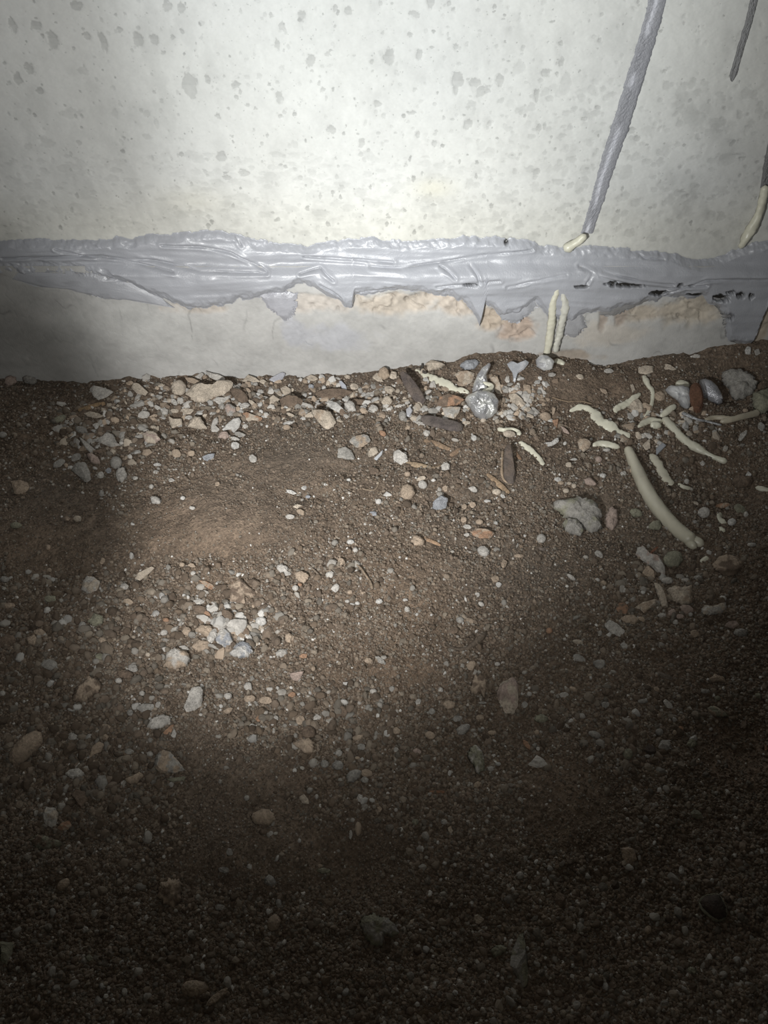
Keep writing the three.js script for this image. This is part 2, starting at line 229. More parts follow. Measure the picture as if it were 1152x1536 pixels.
// ------------------------------------------------------------------ grey sealant along the joint
const toWall = (list, z) => list.map(([x, y]) => { const p = wallHit(x, y, z); return [p.x, p.y]; });
{
  const root = new THREE.Group();
  const top = toWall([[-700, 374], [0, 362], [60, 360], [120, 362], [200, 358], [260, 352], [310, 347], [350, 350], [385, 362], [420, 366], [460, 370], [500, 363], [560, 360], [600, 366], [640, 362], [700, 358], [760, 358], [800, 363], [815, 370], [850, 374], [880, 371], [900, 374], [950, 376], [1000, 381], [1020, 388], [1050, 391], [1080, 388], [1100, 376], [1130, 368], [1152, 363], [1900, 350]], 0.004);
  const bot = toWall([[-700, 414], [0, 408], [60, 406], [121, 407], [149, 411], [194, 424], [226, 438], [267, 455], [285, 460], [312, 459], [347, 454], [380, 443], [425, 438], [449, 424], [474, 430], [488, 441], [508, 449], [517, 458], [529, 458], [532, 441], [588, 436], [637, 437], [679, 442], [706, 459], [720, 488], [727, 454], [755, 473], [779, 468], [804, 450], [821, 474], [856, 480], [880, 467], [908, 466], [960, 453], [1002, 444], [1057, 444], [1085, 467], [1092, 508], [1127, 514], [1137, 467], [1152, 452], [1900, 448]], FOOT_Z);
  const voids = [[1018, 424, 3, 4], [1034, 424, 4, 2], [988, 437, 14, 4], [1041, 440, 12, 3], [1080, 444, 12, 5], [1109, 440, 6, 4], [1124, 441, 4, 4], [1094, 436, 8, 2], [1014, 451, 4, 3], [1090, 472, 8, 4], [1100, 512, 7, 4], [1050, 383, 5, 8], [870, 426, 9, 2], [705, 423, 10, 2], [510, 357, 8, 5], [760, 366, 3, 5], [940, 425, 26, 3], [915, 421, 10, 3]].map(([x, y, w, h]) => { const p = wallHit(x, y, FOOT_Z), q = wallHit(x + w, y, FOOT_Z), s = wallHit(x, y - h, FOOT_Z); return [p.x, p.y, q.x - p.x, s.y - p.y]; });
  const creases = [[[240, 372], [300, 375], [345, 383], [400, 409]], [[455, 390], [520, 393], [590, 398]], [[555, 403], [600, 405], [660, 398], [720, 388], [800, 380]], [[660, 402], [675, 410], [682, 416]], [[706, 402], [716, 412], [719, 424]], [[80, 378], [130, 390], [230, 395], [300, 409], [400, 411]], [[0, 392], [150, 388], [260, 410]], [[450, 412], [480, 405], [500, 420]], [[870, 402], [890, 410], [880, 425]], [[900, 415], [950, 428], [1000, 432], [1060, 428]], [[905, 408], [960, 421], [1010, 427]], [[1060, 375], [1100, 378], [1152, 374]], [[960, 385], [970, 393], [1000, 395]], [[480, 427], [500, 438], [512, 447]], [[530, 441], [560, 437], [592, 433]], [[760, 430], [800, 420], [850, 412]], [[1000, 440], [1060, 420], [1152, 418]], [[120, 366], [140, 374]], [[350, 360], [360, 373]], [[655, 430], [705, 424], [750, 420]]].map((l) => toWall(l, 0.02));
  const seg = (x, y, l) => { let best = 9; for (let i = 1; i < l.length; i++) { const [ax, ay] = l[i - 1], [bx, by] = l[i], dx = bx - ax, dy = by - ay, t = clamp(((x - ax) * dx + (y - ay) * dy) / (dx * dx + dy * dy)); best = Math.min(best, Math.hypot(x - ax - dx * t, y - ay - dy * t)); } return best; };
  const xs = axis([[-1.79, -0.8, 0.05], [-0.8, 0.8, 0.0017], [0.8, 1.79, 0.05]]), vs = axis([[0, 1, 1 / 84]]);
  const rowZ = (y) => lerp(FOOT_Z, 0, smooth(0.178, 0.198, y));
  const out = [], g = grid(xs, vs, (x, v) => {
    const y1 = interp(top, x) + 0.008, y0 = interp(bot, x) - 0.010, y = lerp(y0, y1, v), up = y1 - y - 0.008 + 0.006 * fbm(x * 60, y * 60 + 3, 4, 0.6), dn = y - y0 - 0.010 + 0.008 * fbm(x * 70 + 9, y * 50, 4, 0.65);
    const edge = Math.min(up * 1.3, dn), rim = Math.pow(clamp(edge / 0.013), 0.7); out.push(edge < -0.0006);
    const warp = 0.010 * fbm(x * 7, y * 12 + 4, 2), flow = fbm(x * 5 + 3, (y + warp) * 48, 3), streak = fbm(x * 16, (y + warp) * 240, 2), lump = fbm(x * 26, y * 34, 3);
    let t = 0.0095 + 0.0036 * flow + 0.0004 * streak + 0.0024 * lump, dirt = 0, cr = 0;
    for (const l of creases) { const d = seg(x, y, l); if (d < 0.008) { const wv = 0.4 + 0.6 * smooth(-0.4, 0.4, vn(x * 60, y * 60)); t -= 0.0026 * wv * Math.exp(-Math.pow(d / 0.0012, 2)); t += 0.0014 * wv * Math.exp(-Math.pow((d - 0.004) / 0.0024, 2)); cr = Math.max(cr, Math.exp(-Math.pow(d / 0.0012, 2))); } }  // crease lines are darkened in the colour too, as painted shade
    for (const [vx, vy, w, h] of voids) { const d = Math.hypot((x - vx) / w, (y - vy) / h) + 0.35 * vn(x * 300, y * 300); if (d < 1.3) { const m = smooth(1.2, 0.7, d); t -= 0.010 * m; dirt = Math.max(dirt, m); } }  // dirt here is painted shade: it blackens the hollows in the colour
    const rag = smooth(0.25, 0.0, v) * smooth(0.1, 0.5, fbm(x * 55, y * 90 + 2, 3)) * smooth(0.12, 0.4, x);
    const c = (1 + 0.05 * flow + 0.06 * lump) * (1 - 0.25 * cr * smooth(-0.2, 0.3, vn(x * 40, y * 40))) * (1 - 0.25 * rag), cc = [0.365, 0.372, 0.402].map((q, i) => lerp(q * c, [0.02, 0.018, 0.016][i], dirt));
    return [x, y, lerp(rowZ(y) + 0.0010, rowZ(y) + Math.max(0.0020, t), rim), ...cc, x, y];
  });
  { const a = g.index.array, keep = []; for (let i = 0; i < a.length; i += 3) if (!(out[a[i]] && out[a[i + 1]] && out[a[i + 2]])) keep.push(a[i], a[i + 1], a[i + 2]); g.setIndex(keep); }
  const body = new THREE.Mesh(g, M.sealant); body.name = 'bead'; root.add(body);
  root.userData.base = root;
  globalThis.sealantRoot = root;
}

// ------------------------------------------------------------------ solid pieces from outlines
let seedNo = 100;
/* outline in picture positions -> a closed solid with its own thickness, lying on plane (P, n) */
function solid(poly, P, n, opt) {
  const { shape = 'a', thick, col, seed = seedNo++, rings = 7, angs = 30, jit = 0.03, rough = 1, upright } = opt, r = rng(seed * 7919 + 13);
  const X = new THREE.Vector3(1, 0, 0).addScaledVector(n, -n.x).normalize(), Y = new THREE.Vector3().crossVectors(n, X);
  const pts = poly.map(([x, y]) => { const d = ray(x, y), t = P.clone().sub(EYE).dot(n) / d.dot(n), q = d.multiplyScalar(t).add(EYE).sub(P); return [q.dot(X), q.dot(Y)]; });
  const R = [];
  for (let k = 0; k < angs; k++) {
    const a = k / angs * Math.PI * 2, ca = Math.cos(a), sa = Math.sin(a); let best = 0;
    for (let i = 0; i < pts.length; i++) { const [ax, ay] = pts[i], [bx, by] = pts[(i + 1) % pts.length], ex = bx - ax, ey = by - ay, den = ca * ey - sa * ex; if (Math.abs(den) < 1e-9) continue; const t = (ax * ey - ay * ex) / den, s = (ax * sa - ay * ca) / den; if (t > 0 && s >= -1e-6 && s <= 1 + 1e-6) best = Math.max(best, t); }
    R.push(best || 0.001);
  }
  const size = R.reduce((a, b) => a + b) / angs, T = thick ?? size * { r: 0.75, a: 0.62, f: 0.24, l: 0.66 }[shape];
  const planes = []; for (let i = 0; i < 4; i++) { const a = r() * 6.283, s = (0.35 + r() * 0.8) * T / size; planes.push([T * (0.55 + r() * 0.5), Math.cos(a) * s, Math.sin(a) * s]); }
  const o1 = r() * 90, o2 = r() * 90, verts = [], cols = [], uvs = [], idx = [], V = new THREE.Vector3();
  const nf = 1.6 / size;
  function point(u, k, side) {
    const a = k / angs * Math.PI * 2, rr = R[k % angs] * u * (1 + jit * (vn(k * 1.7 + o1, side * 3 + u * 2))), x = Math.cos(a) * rr, y = Math.sin(a) * rr;
    let z;
    if (shape === 'r') z = T * Math.sqrt(Math.max(0, 1 - u * u)) * (1 + 0.06 * vn(x * nf + o1, y * nf + o2));
    else if (shape === 'l') z = T * Math.sqrt(Math.max(0, 1 - Math.pow(u, 2.6))) * (0.9 + 0.34 * fbm(x * nf * 1.6 + o1, y * nf * 1.6 + o2, 3) * rough);
    else if (shape === 'f') z = T * Math.min(1, (1 - u) * 4.5) * (1 + 0.22 * fbm(x * nf * 1.4 + o1, y * nf * 1.4 + o2, 3) * rough);
    else { z = T * Math.min(1, (1 - u) * 2.6); for (const [c, gx, gy] of planes) z = Math.min(z, Math.max(0, (c + gx * x + gy * y)) * (u > 0.999 ? 0 : 1)); z = Math.max(z, 0.38 * T * Math.min(1, (1 - u) * 3.2)); z *= 1 + 0.10 * vn(x * nf * 2 + o1, y * nf * 2 + o2) * rough; }
    if (side < 0) z = -T * 0.8 * Math.sqrt(Math.max(0, 1 - Math.pow(u, 3)));
    verts.push(x, y, z);
    const s = 1 + 0.16 * fbm(x * nf * 2.2 + o2, y * nf * 2.2 + o1 + side * 5, 3), c2 = opt.col2, m = c2 ? smooth(-0.05, 0.25, fbm(x * nf * 1.1 + o1, y * nf * 1.1 + 3, 3)) : 0;
    for (let q = 0; q < 3; q++) cols.push((c2 ? lerp(col[q], c2[q], m) : col[q]) * s);
    uvs.push(x + o1, y + o2 + (side < 0 ? 0.3 : 0));
  }
  const us = []; for (let i = 0; i <= rings; i++) us.push(Math.sin(i / rings * Math.PI / 2));
  for (const side of [1, -1]) {
    const base = verts.length / 3; point(0, 0, side);
    for (let i = 1; i <= rings; i++) for (let k = 0; k < angs; k++) point(us[i], k, side);
    for (let k = 0; k < angs; k++) { const k1 = (k + 1) % angs, A = base + 1 + k, B = base + 1 + k1; if (side > 0) idx.push(base, A, B); else idx.push(base, B, A); }
    for (let i = 0; i < rings - 1; i++) for (let k = 0; k < angs; k++) { const k1 = (k + 1) % angs, a = base + 1 + i * angs + k, b = base + 1 + i * angs + k1, c = a + angs, d = b + angs; if (side > 0) idx.push(a, c, b, b, c, d); else idx.push(a, b, c, b, d, c); }
  }
  for (let i = 0; i < verts.length; i += 3) { V.set(0, 0, 0).addScaledVector(X, verts[i]).addScaledVector(Y, verts[i + 1]).addScaledVector(n, verts[i + 2]); verts[i] = V.x; verts[i + 1] = V.y; verts[i + 2] = V.z; }
  let g = new THREE.BufferGeometry(); g.setAttribute('position', new THREE.Float32BufferAttribute(verts, 3)); g.setAttribute('color', new THREE.Float32BufferAttribute(cols, 3)); g.setAttribute('uv', new THREE.Float32BufferAttribute(uvs, 2)); g.setIndex(idx);
  if (shape === 'a' || shape === 'f') g = toCreasedNormals(g, 0.6); else g.computeVertexNormals();
  const ring = []; for (let k = 0; k < angs; k++) ring.push((1 + (rings - 1) * angs + k) * 3);
  return { g, T, size, pts: verts, ring };
}
function centre(poly) { let x = 0, y = 0, A = 0; for (let i = 0; i < poly.length; i++) { const [a, b] = poly[i], [c, d] = poly[(i + 1) % poly.length], k = a * d - c * b; A += k; x += (a + c) * k; y += (b + d) * k; } return [x / 3 / A, y / 3 / A]; }
const pairs = (flat) => { const o = []; for (let i = 0; i < flat.length; i += 2) o.push([flat[i], flat[i + 1]]); return o; };
function blob(x, y, w, h, rot, shape, seed) { // an outline for a stone known by its size only
  const r = rng(seed * 31 + 7), n = shape === 'r' ? 14 : 9, o = [], a0 = r() * 6, c = Math.cos(rot * Math.PI / 180), s = Math.sin(rot * Math.PI / 180);
  for (let i = 0; i < n; i++) { const a = a0 + (i + (r() - 0.5) * (shape === 'r' ? 0.2 : 0.7)) / n * Math.PI * 2, k = shape === 'r' ? 0.96 + r() * 0.08 : 0.82 + r() * 0.3, u = Math.cos(a) * w / 2 * k, v = Math.sin(a) * h / 2 * k; o.push([x + u * c - v * s, y + u * s + v * c]); }
  return o;
}
const covered = new Uint8Array(W * H); // where a piece lies on the dirt, so that no grain grows through it
function cover(poly) {
  let y0 = 1e9, y1 = -1e9; for (const p of poly) { y0 = Math.min(y0, p[1]); y1 = Math.max(y1, p[1]); }
  for (let y = Math.max(0, Math.ceil(y0)); y <= Math.min(H - 1, y1); y++) { const xs = []; for (let i = 0; i < poly.length; i++) { const [ax, ay] = poly[i], [bx, by] = poly[(i + 1) % poly.length]; if ((ay <= y) !== (by <= y)) xs.push(ax + (y - ay) / (by - ay) * (bx - ax)); } xs.sort((a, b) => a - b); for (let i = 0; i + 1 < xs.length; i += 2) for (let x = Math.max(0, Math.ceil(xs[i])); x <= Math.min(W - 1, xs[i + 1]); x++) covered[y * W + x] = 1; }
}
/* rests an outlined solid on the dirt, leaning a little towards the viewer; keeps it on its sight line while it is raised out of the soil */
function lay(poly, opt) {
  cover(poly);
  const [cx, cy] = centre(poly), hit = groundHit(cx, cy), toEye = hit.d.clone().normalize().negate(), k = opt.k ?? 0.42;
  const n = new THREE.Vector3(0, 1 - k, 0).addScaledVector(toEye, k).normalize();
  let t = hit.t, s = null, P = null;
  s = solid(poly, hit.p, n, opt);
  const sink = (opt.sink ?? { r: 0.12, a: 0.02, f: -0.08, l: 0.05 }[opt.shape]) * s.T;
  for (let i = 0; i < 60; i++) { // raise
    const f = t / hit.t; P = EYE.clone().addScaledVector(hit.d, t); let low = 9;
    for (const q of s.ring) { const x = P.x + s.pts[q] * f, z = P.z + s.pts[q + 2] * f; low = Math.min(low, P.y + s.pts[q + 1] * f - macro(x, z) - 0.0016); }
    if (low > -sink || t < hit.t - s.size * 1.6) break;
    t -= 0.0008;
  }
  if (P.z < FOOT_Z + 0.012 + s.size * 0.2) P.z = Math.max(P.z, FOOT_Z + 0.012);
  const f = t / hit.t; s.g.scale(f, f, f);
  const m = new THREE.Mesh(s.g, opt.mat ?? M.rock); m.position.copy(P); return m;
}
/* a rope-like piece along picture positions [x, y, radius], on the dirt or on the wall */
function strand(list, opt) {
  const { where = 'ground', flat = 0.75, lump = 0.18, col = COL.fo, sides = 10, lift = 0, mat = M.foam, seed = seedNo++ } = opt, z0 = opt.z ?? 0.004;
  const ctrl = list.map(([x, y, r]) => {
    if (where === 'wall') { const p = wallHit(x, y, z0), d = EYE.distanceTo(p); const q = project(p.x, p.y, p.z); return { p, r: r * q[2] / FOC }; }
    cover([[x - r, y - r], [x + r, y - r], [x + r, y + r], [x - r, y + r]]); let h = groundHit(x, y), depth = project(h.p.x, h.p.y, h.p.z)[2], rr = r * depth / FOC; h = groundHit(x, y, rr * flat * 0.7 + lift); return { p: h.p, r: rr };
  });
  const curve = new THREE.CatmullRomCurve3(ctrl.map((c) => c.p), false, 'centripetal'), len = curve.getLength(), N = Math.max(8, Math.min(90, Math.ceil(len / 0.0025)));
  const upv = where === 'wall' ? new THREE.Vector3(0, 0, 1) : new THREE.Vector3(0, 0.8, 0.6), pos = [], col3 = [], uv = [], idx = [], O = ctrl[0].p.clone();
  const segs = []; // radius by arc length of control points
  { let s = 0; ctrl.forEach((c, i) => { if (i) s += c.p.distanceTo(ctrl[i - 1].p); segs.push([s, c.r]); }); const L = s; segs.forEach((q) => { q[0] /= L; }); }
  for (let i = 0; i <= N; i++) {
    const u = i / N, p = curve.getPointAt(u), T = curve.getTangentAt(u), S = new THREE.Vector3().crossVectors(T, upv).normalize(), Nn = new THREE.Vector3().crossVectors(S, T).normalize();
    const e = Math.min(u, 1 - u) * len, R = interp(segs, u), cap = e < R * 0.9 ? Math.sqrt(Math.max(0.02, 1 - Math.pow(1 - e / (R * 0.9), 2))) : 1;
    for (let k = 0; k < sides; k++) {
      const a = k / sides * Math.PI * 2, n = opt.boxy ? fbm(u * len * 30 + seed * 3.1, k * 1.9 + seed, 2) + 0.3 * vn(u * len * 120 + k * 5.3, seed) : fbm(u * len * 90 + seed * 3.1, k * 0.9 + seed, 2) + 0.6 * vn(u * len * 260 + k * 2.3, seed) + (flat <= 0.5 ? 1.1 * fbm(u * len * 120 + seed, k < sides / 4 || k > sides * 0.75 ? 3 : 9, 4, 0.7) : 0), ca = Math.cos(a), sa = Math.sin(a), rr = R * (opt.boxy ? Math.max(cap, 0.55) * (0.86 / Math.pow(ca ** 4 + sa ** 4, 0.25) + 0.1) : cap) * (1 + lump * n), q = p.clone().addScaledVector(S, Math.cos(a) * rr).addScaledVector(Nn, Math.sin(a) * rr * flat).sub(O);
      pos.push(q.x, q.y, q.z); const sh = 1 + 0.06 * n + (opt.vary ?? 0) * vn(u * len * 50 + seed, 2); col3.push(col[0] * sh, col[1] * sh, col[2] * sh); uv.push(u * len, k / sides * 0.02);
    }
  }
  for (let i = 0; i < N; i++) for (let k = 0; k < sides; k++) { const a = i * sides + k, b = i * sides + (k + 1) % sides, c = a + sides, d = b + sides; idx.push(a, b, c, b, d, c); }
  for (const [i, f] of [[0, 1], [N, -1]]) { const c = pos.length / 3, p = curve.getPointAt(i / N).sub(O); pos.push(p.x, p.y, p.z); col3.push(...col); uv.push(0, 0); for (let k = 0; k < sides; k++) { const a = i * sides + k, b = i * sides + (k + 1) % sides; if (f > 0) idx.push(c, b, a); else idx.push(c, a, b); } }
  const g = new THREE.BufferGeometry(); g.setAttribute('position', new THREE.Float32BufferAttribute(pos, 3)); g.setAttribute('color', new THREE.Float32BufferAttribute(col3, 3)); g.setAttribute('uv', new THREE.Float32BufferAttribute(uv, 2)); g.setIndex(idx); g.computeVertexNormals();
  const m = new THREE.Mesh(g, mat); m.position.copy(O); return m;
}
/* a smear of sealant pressed on the footing or wall */
function smear(flat, z, col, thick = 0.002, mat = M.sealant) { const poly = pairs(flat), [cx, cy] = centre(poly), P = wallHit(cx, cy, z), s = solid(poly, P, new THREE.Vector3(0, 0, 1), { shape: 'f', thick, col, angs: 64, rings: 12, jit: 0.14, rough: 2.2 }); const m = new THREE.Mesh(s.g, mat); m.position.copy(P); return m; }

{
  const root = globalThis.sealantRoot; delete globalThis.sealantRoot; delete root.userData.base;
  const bits = [[20, 411, 60, 407, 140, 410, 190, 424, 230, 438, 264, 456, 240, 462, 205, 452, 150, 446, 100, 433, 40, 428], [390, 441, 425, 437, 446, 440, 442, 470, 428, 482, 414, 470, 398, 458], [1060, 442, 1092, 440, 1140, 452, 1132, 500, 1112, 516, 1092, 508, 1082, 470], [884, 452, 930, 440, 1000, 440, 960, 456, 930, 470, 905, 474], [736, 450, 800, 440, 806, 460, 775, 486, 752, 478], [840, 470, 870, 460, 880, 490, 862, 506, 846, 500]];
  bits.forEach((b, i) => { const m = smear(b, FOOT_Z + 0.0006, [COL.se, [0.38, 0.38, 0.41], [0.24, 0.235, 0.235], [0.25, 0.245, 0.245], COL.se, [0.34, 0.34, 0.355]][i], 0.0028); m.name = 'smear'; root.add(m); });
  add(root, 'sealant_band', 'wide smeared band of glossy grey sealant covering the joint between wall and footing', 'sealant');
}

// ------------------------------------------------------------------ sealed cracks in the wall
function crackStrip(list, opt) { // list of [x, y, half width]
  const pts = list.map(([x, y, w]) => { const p = wallHit(x, y), q = wallHit(x + w, y); return { p, w: q.x - p.x }; });
  const N = opt.n ?? 260, K = 18, curve = new THREE.CatmullRomCurve3(pts.map((q) => q.p)), ws = pts.map((q, i) => [i / (pts.length - 1), q.w]), sd = opt.seed;
  const g = grid([...Array(K + 1).keys()].map((i) => i / K * 2 - 1), [...Array(N + 1).keys()].map((i) => i / N), (s, v) => {
    const p = curve.getPoint(v), len = p.y, end = opt.round ? Math.sqrt(clamp((1 - v) / 0.06)) : 1, w = interp(ws, v) * end * (1 + 0.17 * fbm(len * 150 + (s > 0 ? 7 : 31) + sd, 2, 4, 0.7));
    const groove = fbm(s * 3 + sd, len * 9, 2), n = fbm(s * 9 + sd, len * 420, 3), rim = Math.pow(clamp((1 - Math.abs(s)) * 3.5), 0.6), ridge = Math.exp(-Math.pow((s + 0.12 + 0.16 * vn(len * 22, sd)) / 0.26, 2));
    const z = -0.0012 + rim * (opt.h ?? 0.0026) * (0.9 + 0.10 * groove + 0.20 * n) + ridge * 0.001 * n, pale = ridge * (opt.pale ?? 0) * smooth(-0.6, 0.3, vn(len * 45 + sd, 4)), sh = (1 + 0.16 * n) * (0.82 + 0.18 * rim);
    const c = opt.col.map((q) => lerp(q, q * 2.2, pale) * sh);
    return [p.x + s * w, p.y, z, ...c, p.x + s * w, p.y];
  }, true);
  const m = new THREE.Mesh(g, M.strip); return m;
}
add(crackStrip([[1003, -60, 16], [986, 2, 15.5], [972, 55, 15], [955, 110, 15], [934, 180, 14.5], [914, 240, 13.5], [896, 300, 12], [880, 350, 10]], { col: [0.235, 0.235, 0.255], pale: 0.85, seed: 3 }), 'crack_seal', 'long slanting bead of ridged grey sealant over the tall wall crack', 'sealant', 'sealed wall cracks');
add(crackStrip([[1146, -60, 7], [1132, -5, 6.5], [1122, 35, 6], [1110, 75, 5.5], [1097, 122, 6]], { col: [0.19, 0.188, 0.19], seed: 11, round: true, h: 0.004, n: 140 }), 'crack_seal', 'short dark grey sealant streak with rounded end high on the bright wall', 'sealant', 'sealed wall cracks');
add(crackStrip([[1168, 160, 7], [1158, 215, 7], [1152, 245, 7], [1146, 282, 6]], { col: [0.17, 0.168, 0.17], seed: 23, h: 0.004, n: 120 }), 'crack_seal', 'dark grey crack seal cut off by the picture edge, cream foam below it', 'sealant', 'sealed wall cracks');

// ------------------------------------------------------------------ cured cream resin on the wall
const resin = 'cured cream resin pieces';
const marks = []; // landmarks that labels of nearby stones refer to
const mark = (x, y, phrase) => marks.push([x, y, phrase]);
function cream(list, label, opt = {}, name = 'resin_strand', m) { const o = add(strand(list, opt), name, label, 'resin', resin); if (m) { const q = list[Math.floor(list.length / 2)]; mark(q[0], q[1], m); } return o; }
cream([[879, 352, 5], [870, 360, 6], [861, 366, 6], [852, 372, 8], [847, 377, 7]], 'pale cream resin drip at the foot of the long grey crack seal', { where: 'wall', z: 0.014, flat: 0.9 }, 'resin_drip');
cream([[1148, 278, 6], [1144, 300, 6], [1139, 318, 5.5], [1134, 330, 7], [1126, 344, 8], [1119, 356, 7], [1113, 368, 5], [1110, 373, 4]], 'lumpy cream resin run below the crack seal at the picture edge', { where: 'wall', z: 0.010, flat: 0.85, lump: 0.25 }, 'resin_drip');
cream([[837, 426, 4], [834, 440, 5], [829, 455, 5.5], [828, 475, 6], [826, 495, 5.5], [823, 515, 6], [820, 532, 5.5]], 'cream resin run down the footing face, the yellower of the twin runs', { where: 'wall', z: 0.020, flat: 0.8, lump: 0.22 }, 'resin_drip', 'the twin cream resin runs');
cream([[841, 436, 2.5], [846, 446, 5], [847, 462, 6], [844, 480, 5.5], [840, 498, 5], [836, 515, 5], [833, 529, 4]], 'whitish glossy resin run down the footing face beside the yellower twin run', { where: 'wall', z: 0.020, flat: 0.8, lump: 0.35, col: [0.56, 0.55, 0.49] }, 'resin_drip');
// ------------------------------------------------------------------ cured cream resin on the dirt
cream([[623, 554, 2], [640, 564, 4.5], [655, 571, 6.5], [668, 575, 7], [682, 583, 5.5], [694, 587, 5], [704, 590, 3]], 'ragged pale cream resin strip pointing at the silver sealant ball', { flat: 0.45, lump: 0.35 }, 'resin_strip', 'the ragged cream strip');
cream([[746, 643, 2.5], [756, 645, 3.5], [768, 644, 2.5], [777, 647, 3], [780, 653, 3.5]], 'small curled white resin strip lying over a tan stone', { lump: 0.3, lift: 0.004 }, 'resin_strip');
cream([[778, 663, 4], [790, 671, 4.5], [800, 680, 4.5], [809, 688, 4], [815, 698, 3.5]], 'flat pale resin strip lying diagonally next to the bark piece', { flat: 0.5, lump: 0.2 }, 'resin_strip', 'the diagonal resin strip');
cream([[854, 617, 2], [868, 612, 4.5], [881, 612, 5], [891, 620, 7], [901, 632, 8], [914, 639, 8], [927, 647, 6], [936, 652, 6], [945, 656, 4]], 'widest torn cream resin strip, bent like an elbow on the dark soil', { flat: 0.4, lump: 0.38 }, 'resin_strip', 'the elbow-shaped resin strip');
cream([[921, 618, 3], [931, 610, 5], [943, 604, 5], [952, 596, 4], [961, 590, 3]], 'torn cream resin strip leaning on a flat beige stone', { flat: 0.45, lump: 0.45, lift: 0.004 }, 'resin_strip');
cream([[966, 563, 3], [969, 571, 4.5], [973, 579, 4], [978, 585, 3.5], [979, 597, 3], [976, 610, 2.8], [971, 620, 2.5], [966, 627, 2]], 'thin hooked cream resin thread hanging down the soil bank', { lump: 0.22 }, 'resin_strand', 'the hooked resin thread');
cream([[889, 669, 4], [899, 666, 5], [910, 667, 5.5], [921, 669, 5], [930, 671, 3]], 'short blunt white resin piece, just behind the long cream rod tip', { flat: 0.7 }, 'resin_piece', 'the blunt white resin piece');
cream([[957, 641, 2.5], [966, 635, 5], [976, 631, 5.5], [986, 632, 4.5], [994, 632, 4]], 'arched cream resin piece beside the joint of two thin strands', { flat: 0.8 }, 'resin_piece');
cream([[976, 640, 5], [984, 638, 6], [992, 639, 5]], 'stubby white resin lump tucked under the arched resin piece', { lump: 0.3 }, 'resin_piece');
cream([[990, 626, 3], [999, 619, 5], [1008, 612, 5], [1014, 608, 3]], 'short cream resin stub meeting the end of the tapered strand', {}, 'resin_piece');
cream([[996, 627, 6], [1006, 638, 6.5], [1018, 652, 6.5], [1032, 664, 6.5], [1046, 672, 7], [1058, 679, 4], [1072, 686, 4], [1085, 691, 5], [1091, 692, 4]], 'tapered cream resin strand running diagonally over the darkest soil', {}, 'resin_strand', 'the tapered cream strand');
{
  const root = new THREE.Group();
  const rodPts = [[941, 671, 6], [948, 688, 8], [956, 706, 9.5], [968, 732, 10.5], [984, 758, 11], [1001, 779, 11], [1018, 796, 11], [1034, 808, 10.5], [1041, 813, 10.5]];
  const a = strand(rodPts, { flat: 0.95, lump: 0.05, sides: 16, col: [0.53, 0.50, 0.40] }); a.name = 'rod'; root.add(a);
  const b = strand([[1036, 806, 7], [1045, 812, 7.5], [1056, 817, 6]], { flat: 0.9, lump: 0.05, sides: 12, col: [0.56, 0.53, 0.43] }); b.name = 'split_end'; root.add(b);
  const c = strand([[1030, 810, 7], [1038, 817, 7], [1045, 822, 5.5]], { flat: 0.9, lump: 0.05, sides: 12, col: [0.52, 0.49, 0.39] }); c.name = 'split_end'; root.add(c);
  add(root, 'resin_rod', 'long thick smooth cream rod curving over dark soil, split at its lower end', 'resin', resin); mark(985, 757, 'the long cream rod'); mark(1045, 815, 'the split rod end');
}
cream([[975, 681, 3], [980, 686, 6], [986, 695, 7], [994, 708, 6.5], [1001, 718, 6.5], [1008, 728, 6]], 'ragged cream resin strip parallel to the long cream rod', { flat: 0.4, lump: 0.3, col: [0.54, 0.51, 0.41] }, 'resin_strip', 'the ragged parallel strip');
cream([[1017, 725, 2.5], [1024, 730, 3], [1031, 732, 3], [1037, 732, 2]], 'tiny white resin sliver past the end of the ragged parallel strip', {}, 'resin_piece');
cream([[1057, 631, 4], [1070, 627, 3.5], [1085, 627, 4], [1101, 629, 4]], 'slim tan resin stick touching the rusty disc', { col: [0.44, 0.39, 0.30], flat: 0.8 }, 'resin_strand');
cream([[1080, 633, 3], [1094, 630, 4.5], [1110, 626, 5], [1126, 622, 5], [1139, 618, 5]], 'second tan resin stick, pointing away from the rusty disc', { col: [0.46, 0.41, 0.32], flat: 0.8 }, 'resin_strand', 'the tan resin sticks');
cream([[1133, 731, 3], [1142, 733, 4.5], [1156, 736, 3]], 'white resin strip cut by the picture edge above a dark hollow', { flat: 0.5 }, 'resin_strip');
cream([[1082, 771, 4], [1080, 778, 4.5], [1085, 783, 4], [1090, 784, 2.5]], 'curled white resin crumb, the larger crumb near the white pebble', { flat: 0.5, lump: 0.35 }, 'resin_crumb');
cream([[1081, 790, 3], [1084, 795, 4], [1088, 797, 4]], 'knotted white resin crumb, smaller and lower of the two crumbs', { flat: 0.5, lump: 0.4 }, 'resin_crumb', 'the white resin crumbs');
cream([[1049, 843, 2.5], [1056, 840, 4], [1063, 836, 4]], 'tiny pale resin stub lying below the split rod end', {}, 'resin_piece');
cream([[1013, 578, 4], [1022, 576, 6], [1034, 579, 5]], 'cream resin lump on the crusty grey sealant next to the rusty disc', {}, 'resin_piece');
cream([[722, 573, 3], [738, 579, 3], [727, 589, 4], [703, 596, 4]], 'thin cream smear draped over the neck of the silver sealant ball', { flat: 0.4, lift: 0.016, lump: 0.3 }, 'resin_strip');
cream([[832, 540, 4], [841, 543, 5], [846, 547, 4]], 'small cream resin dab where the twin runs meet the soil', { flat: 0.6, lump: 0.3 }, 'resin_piece');

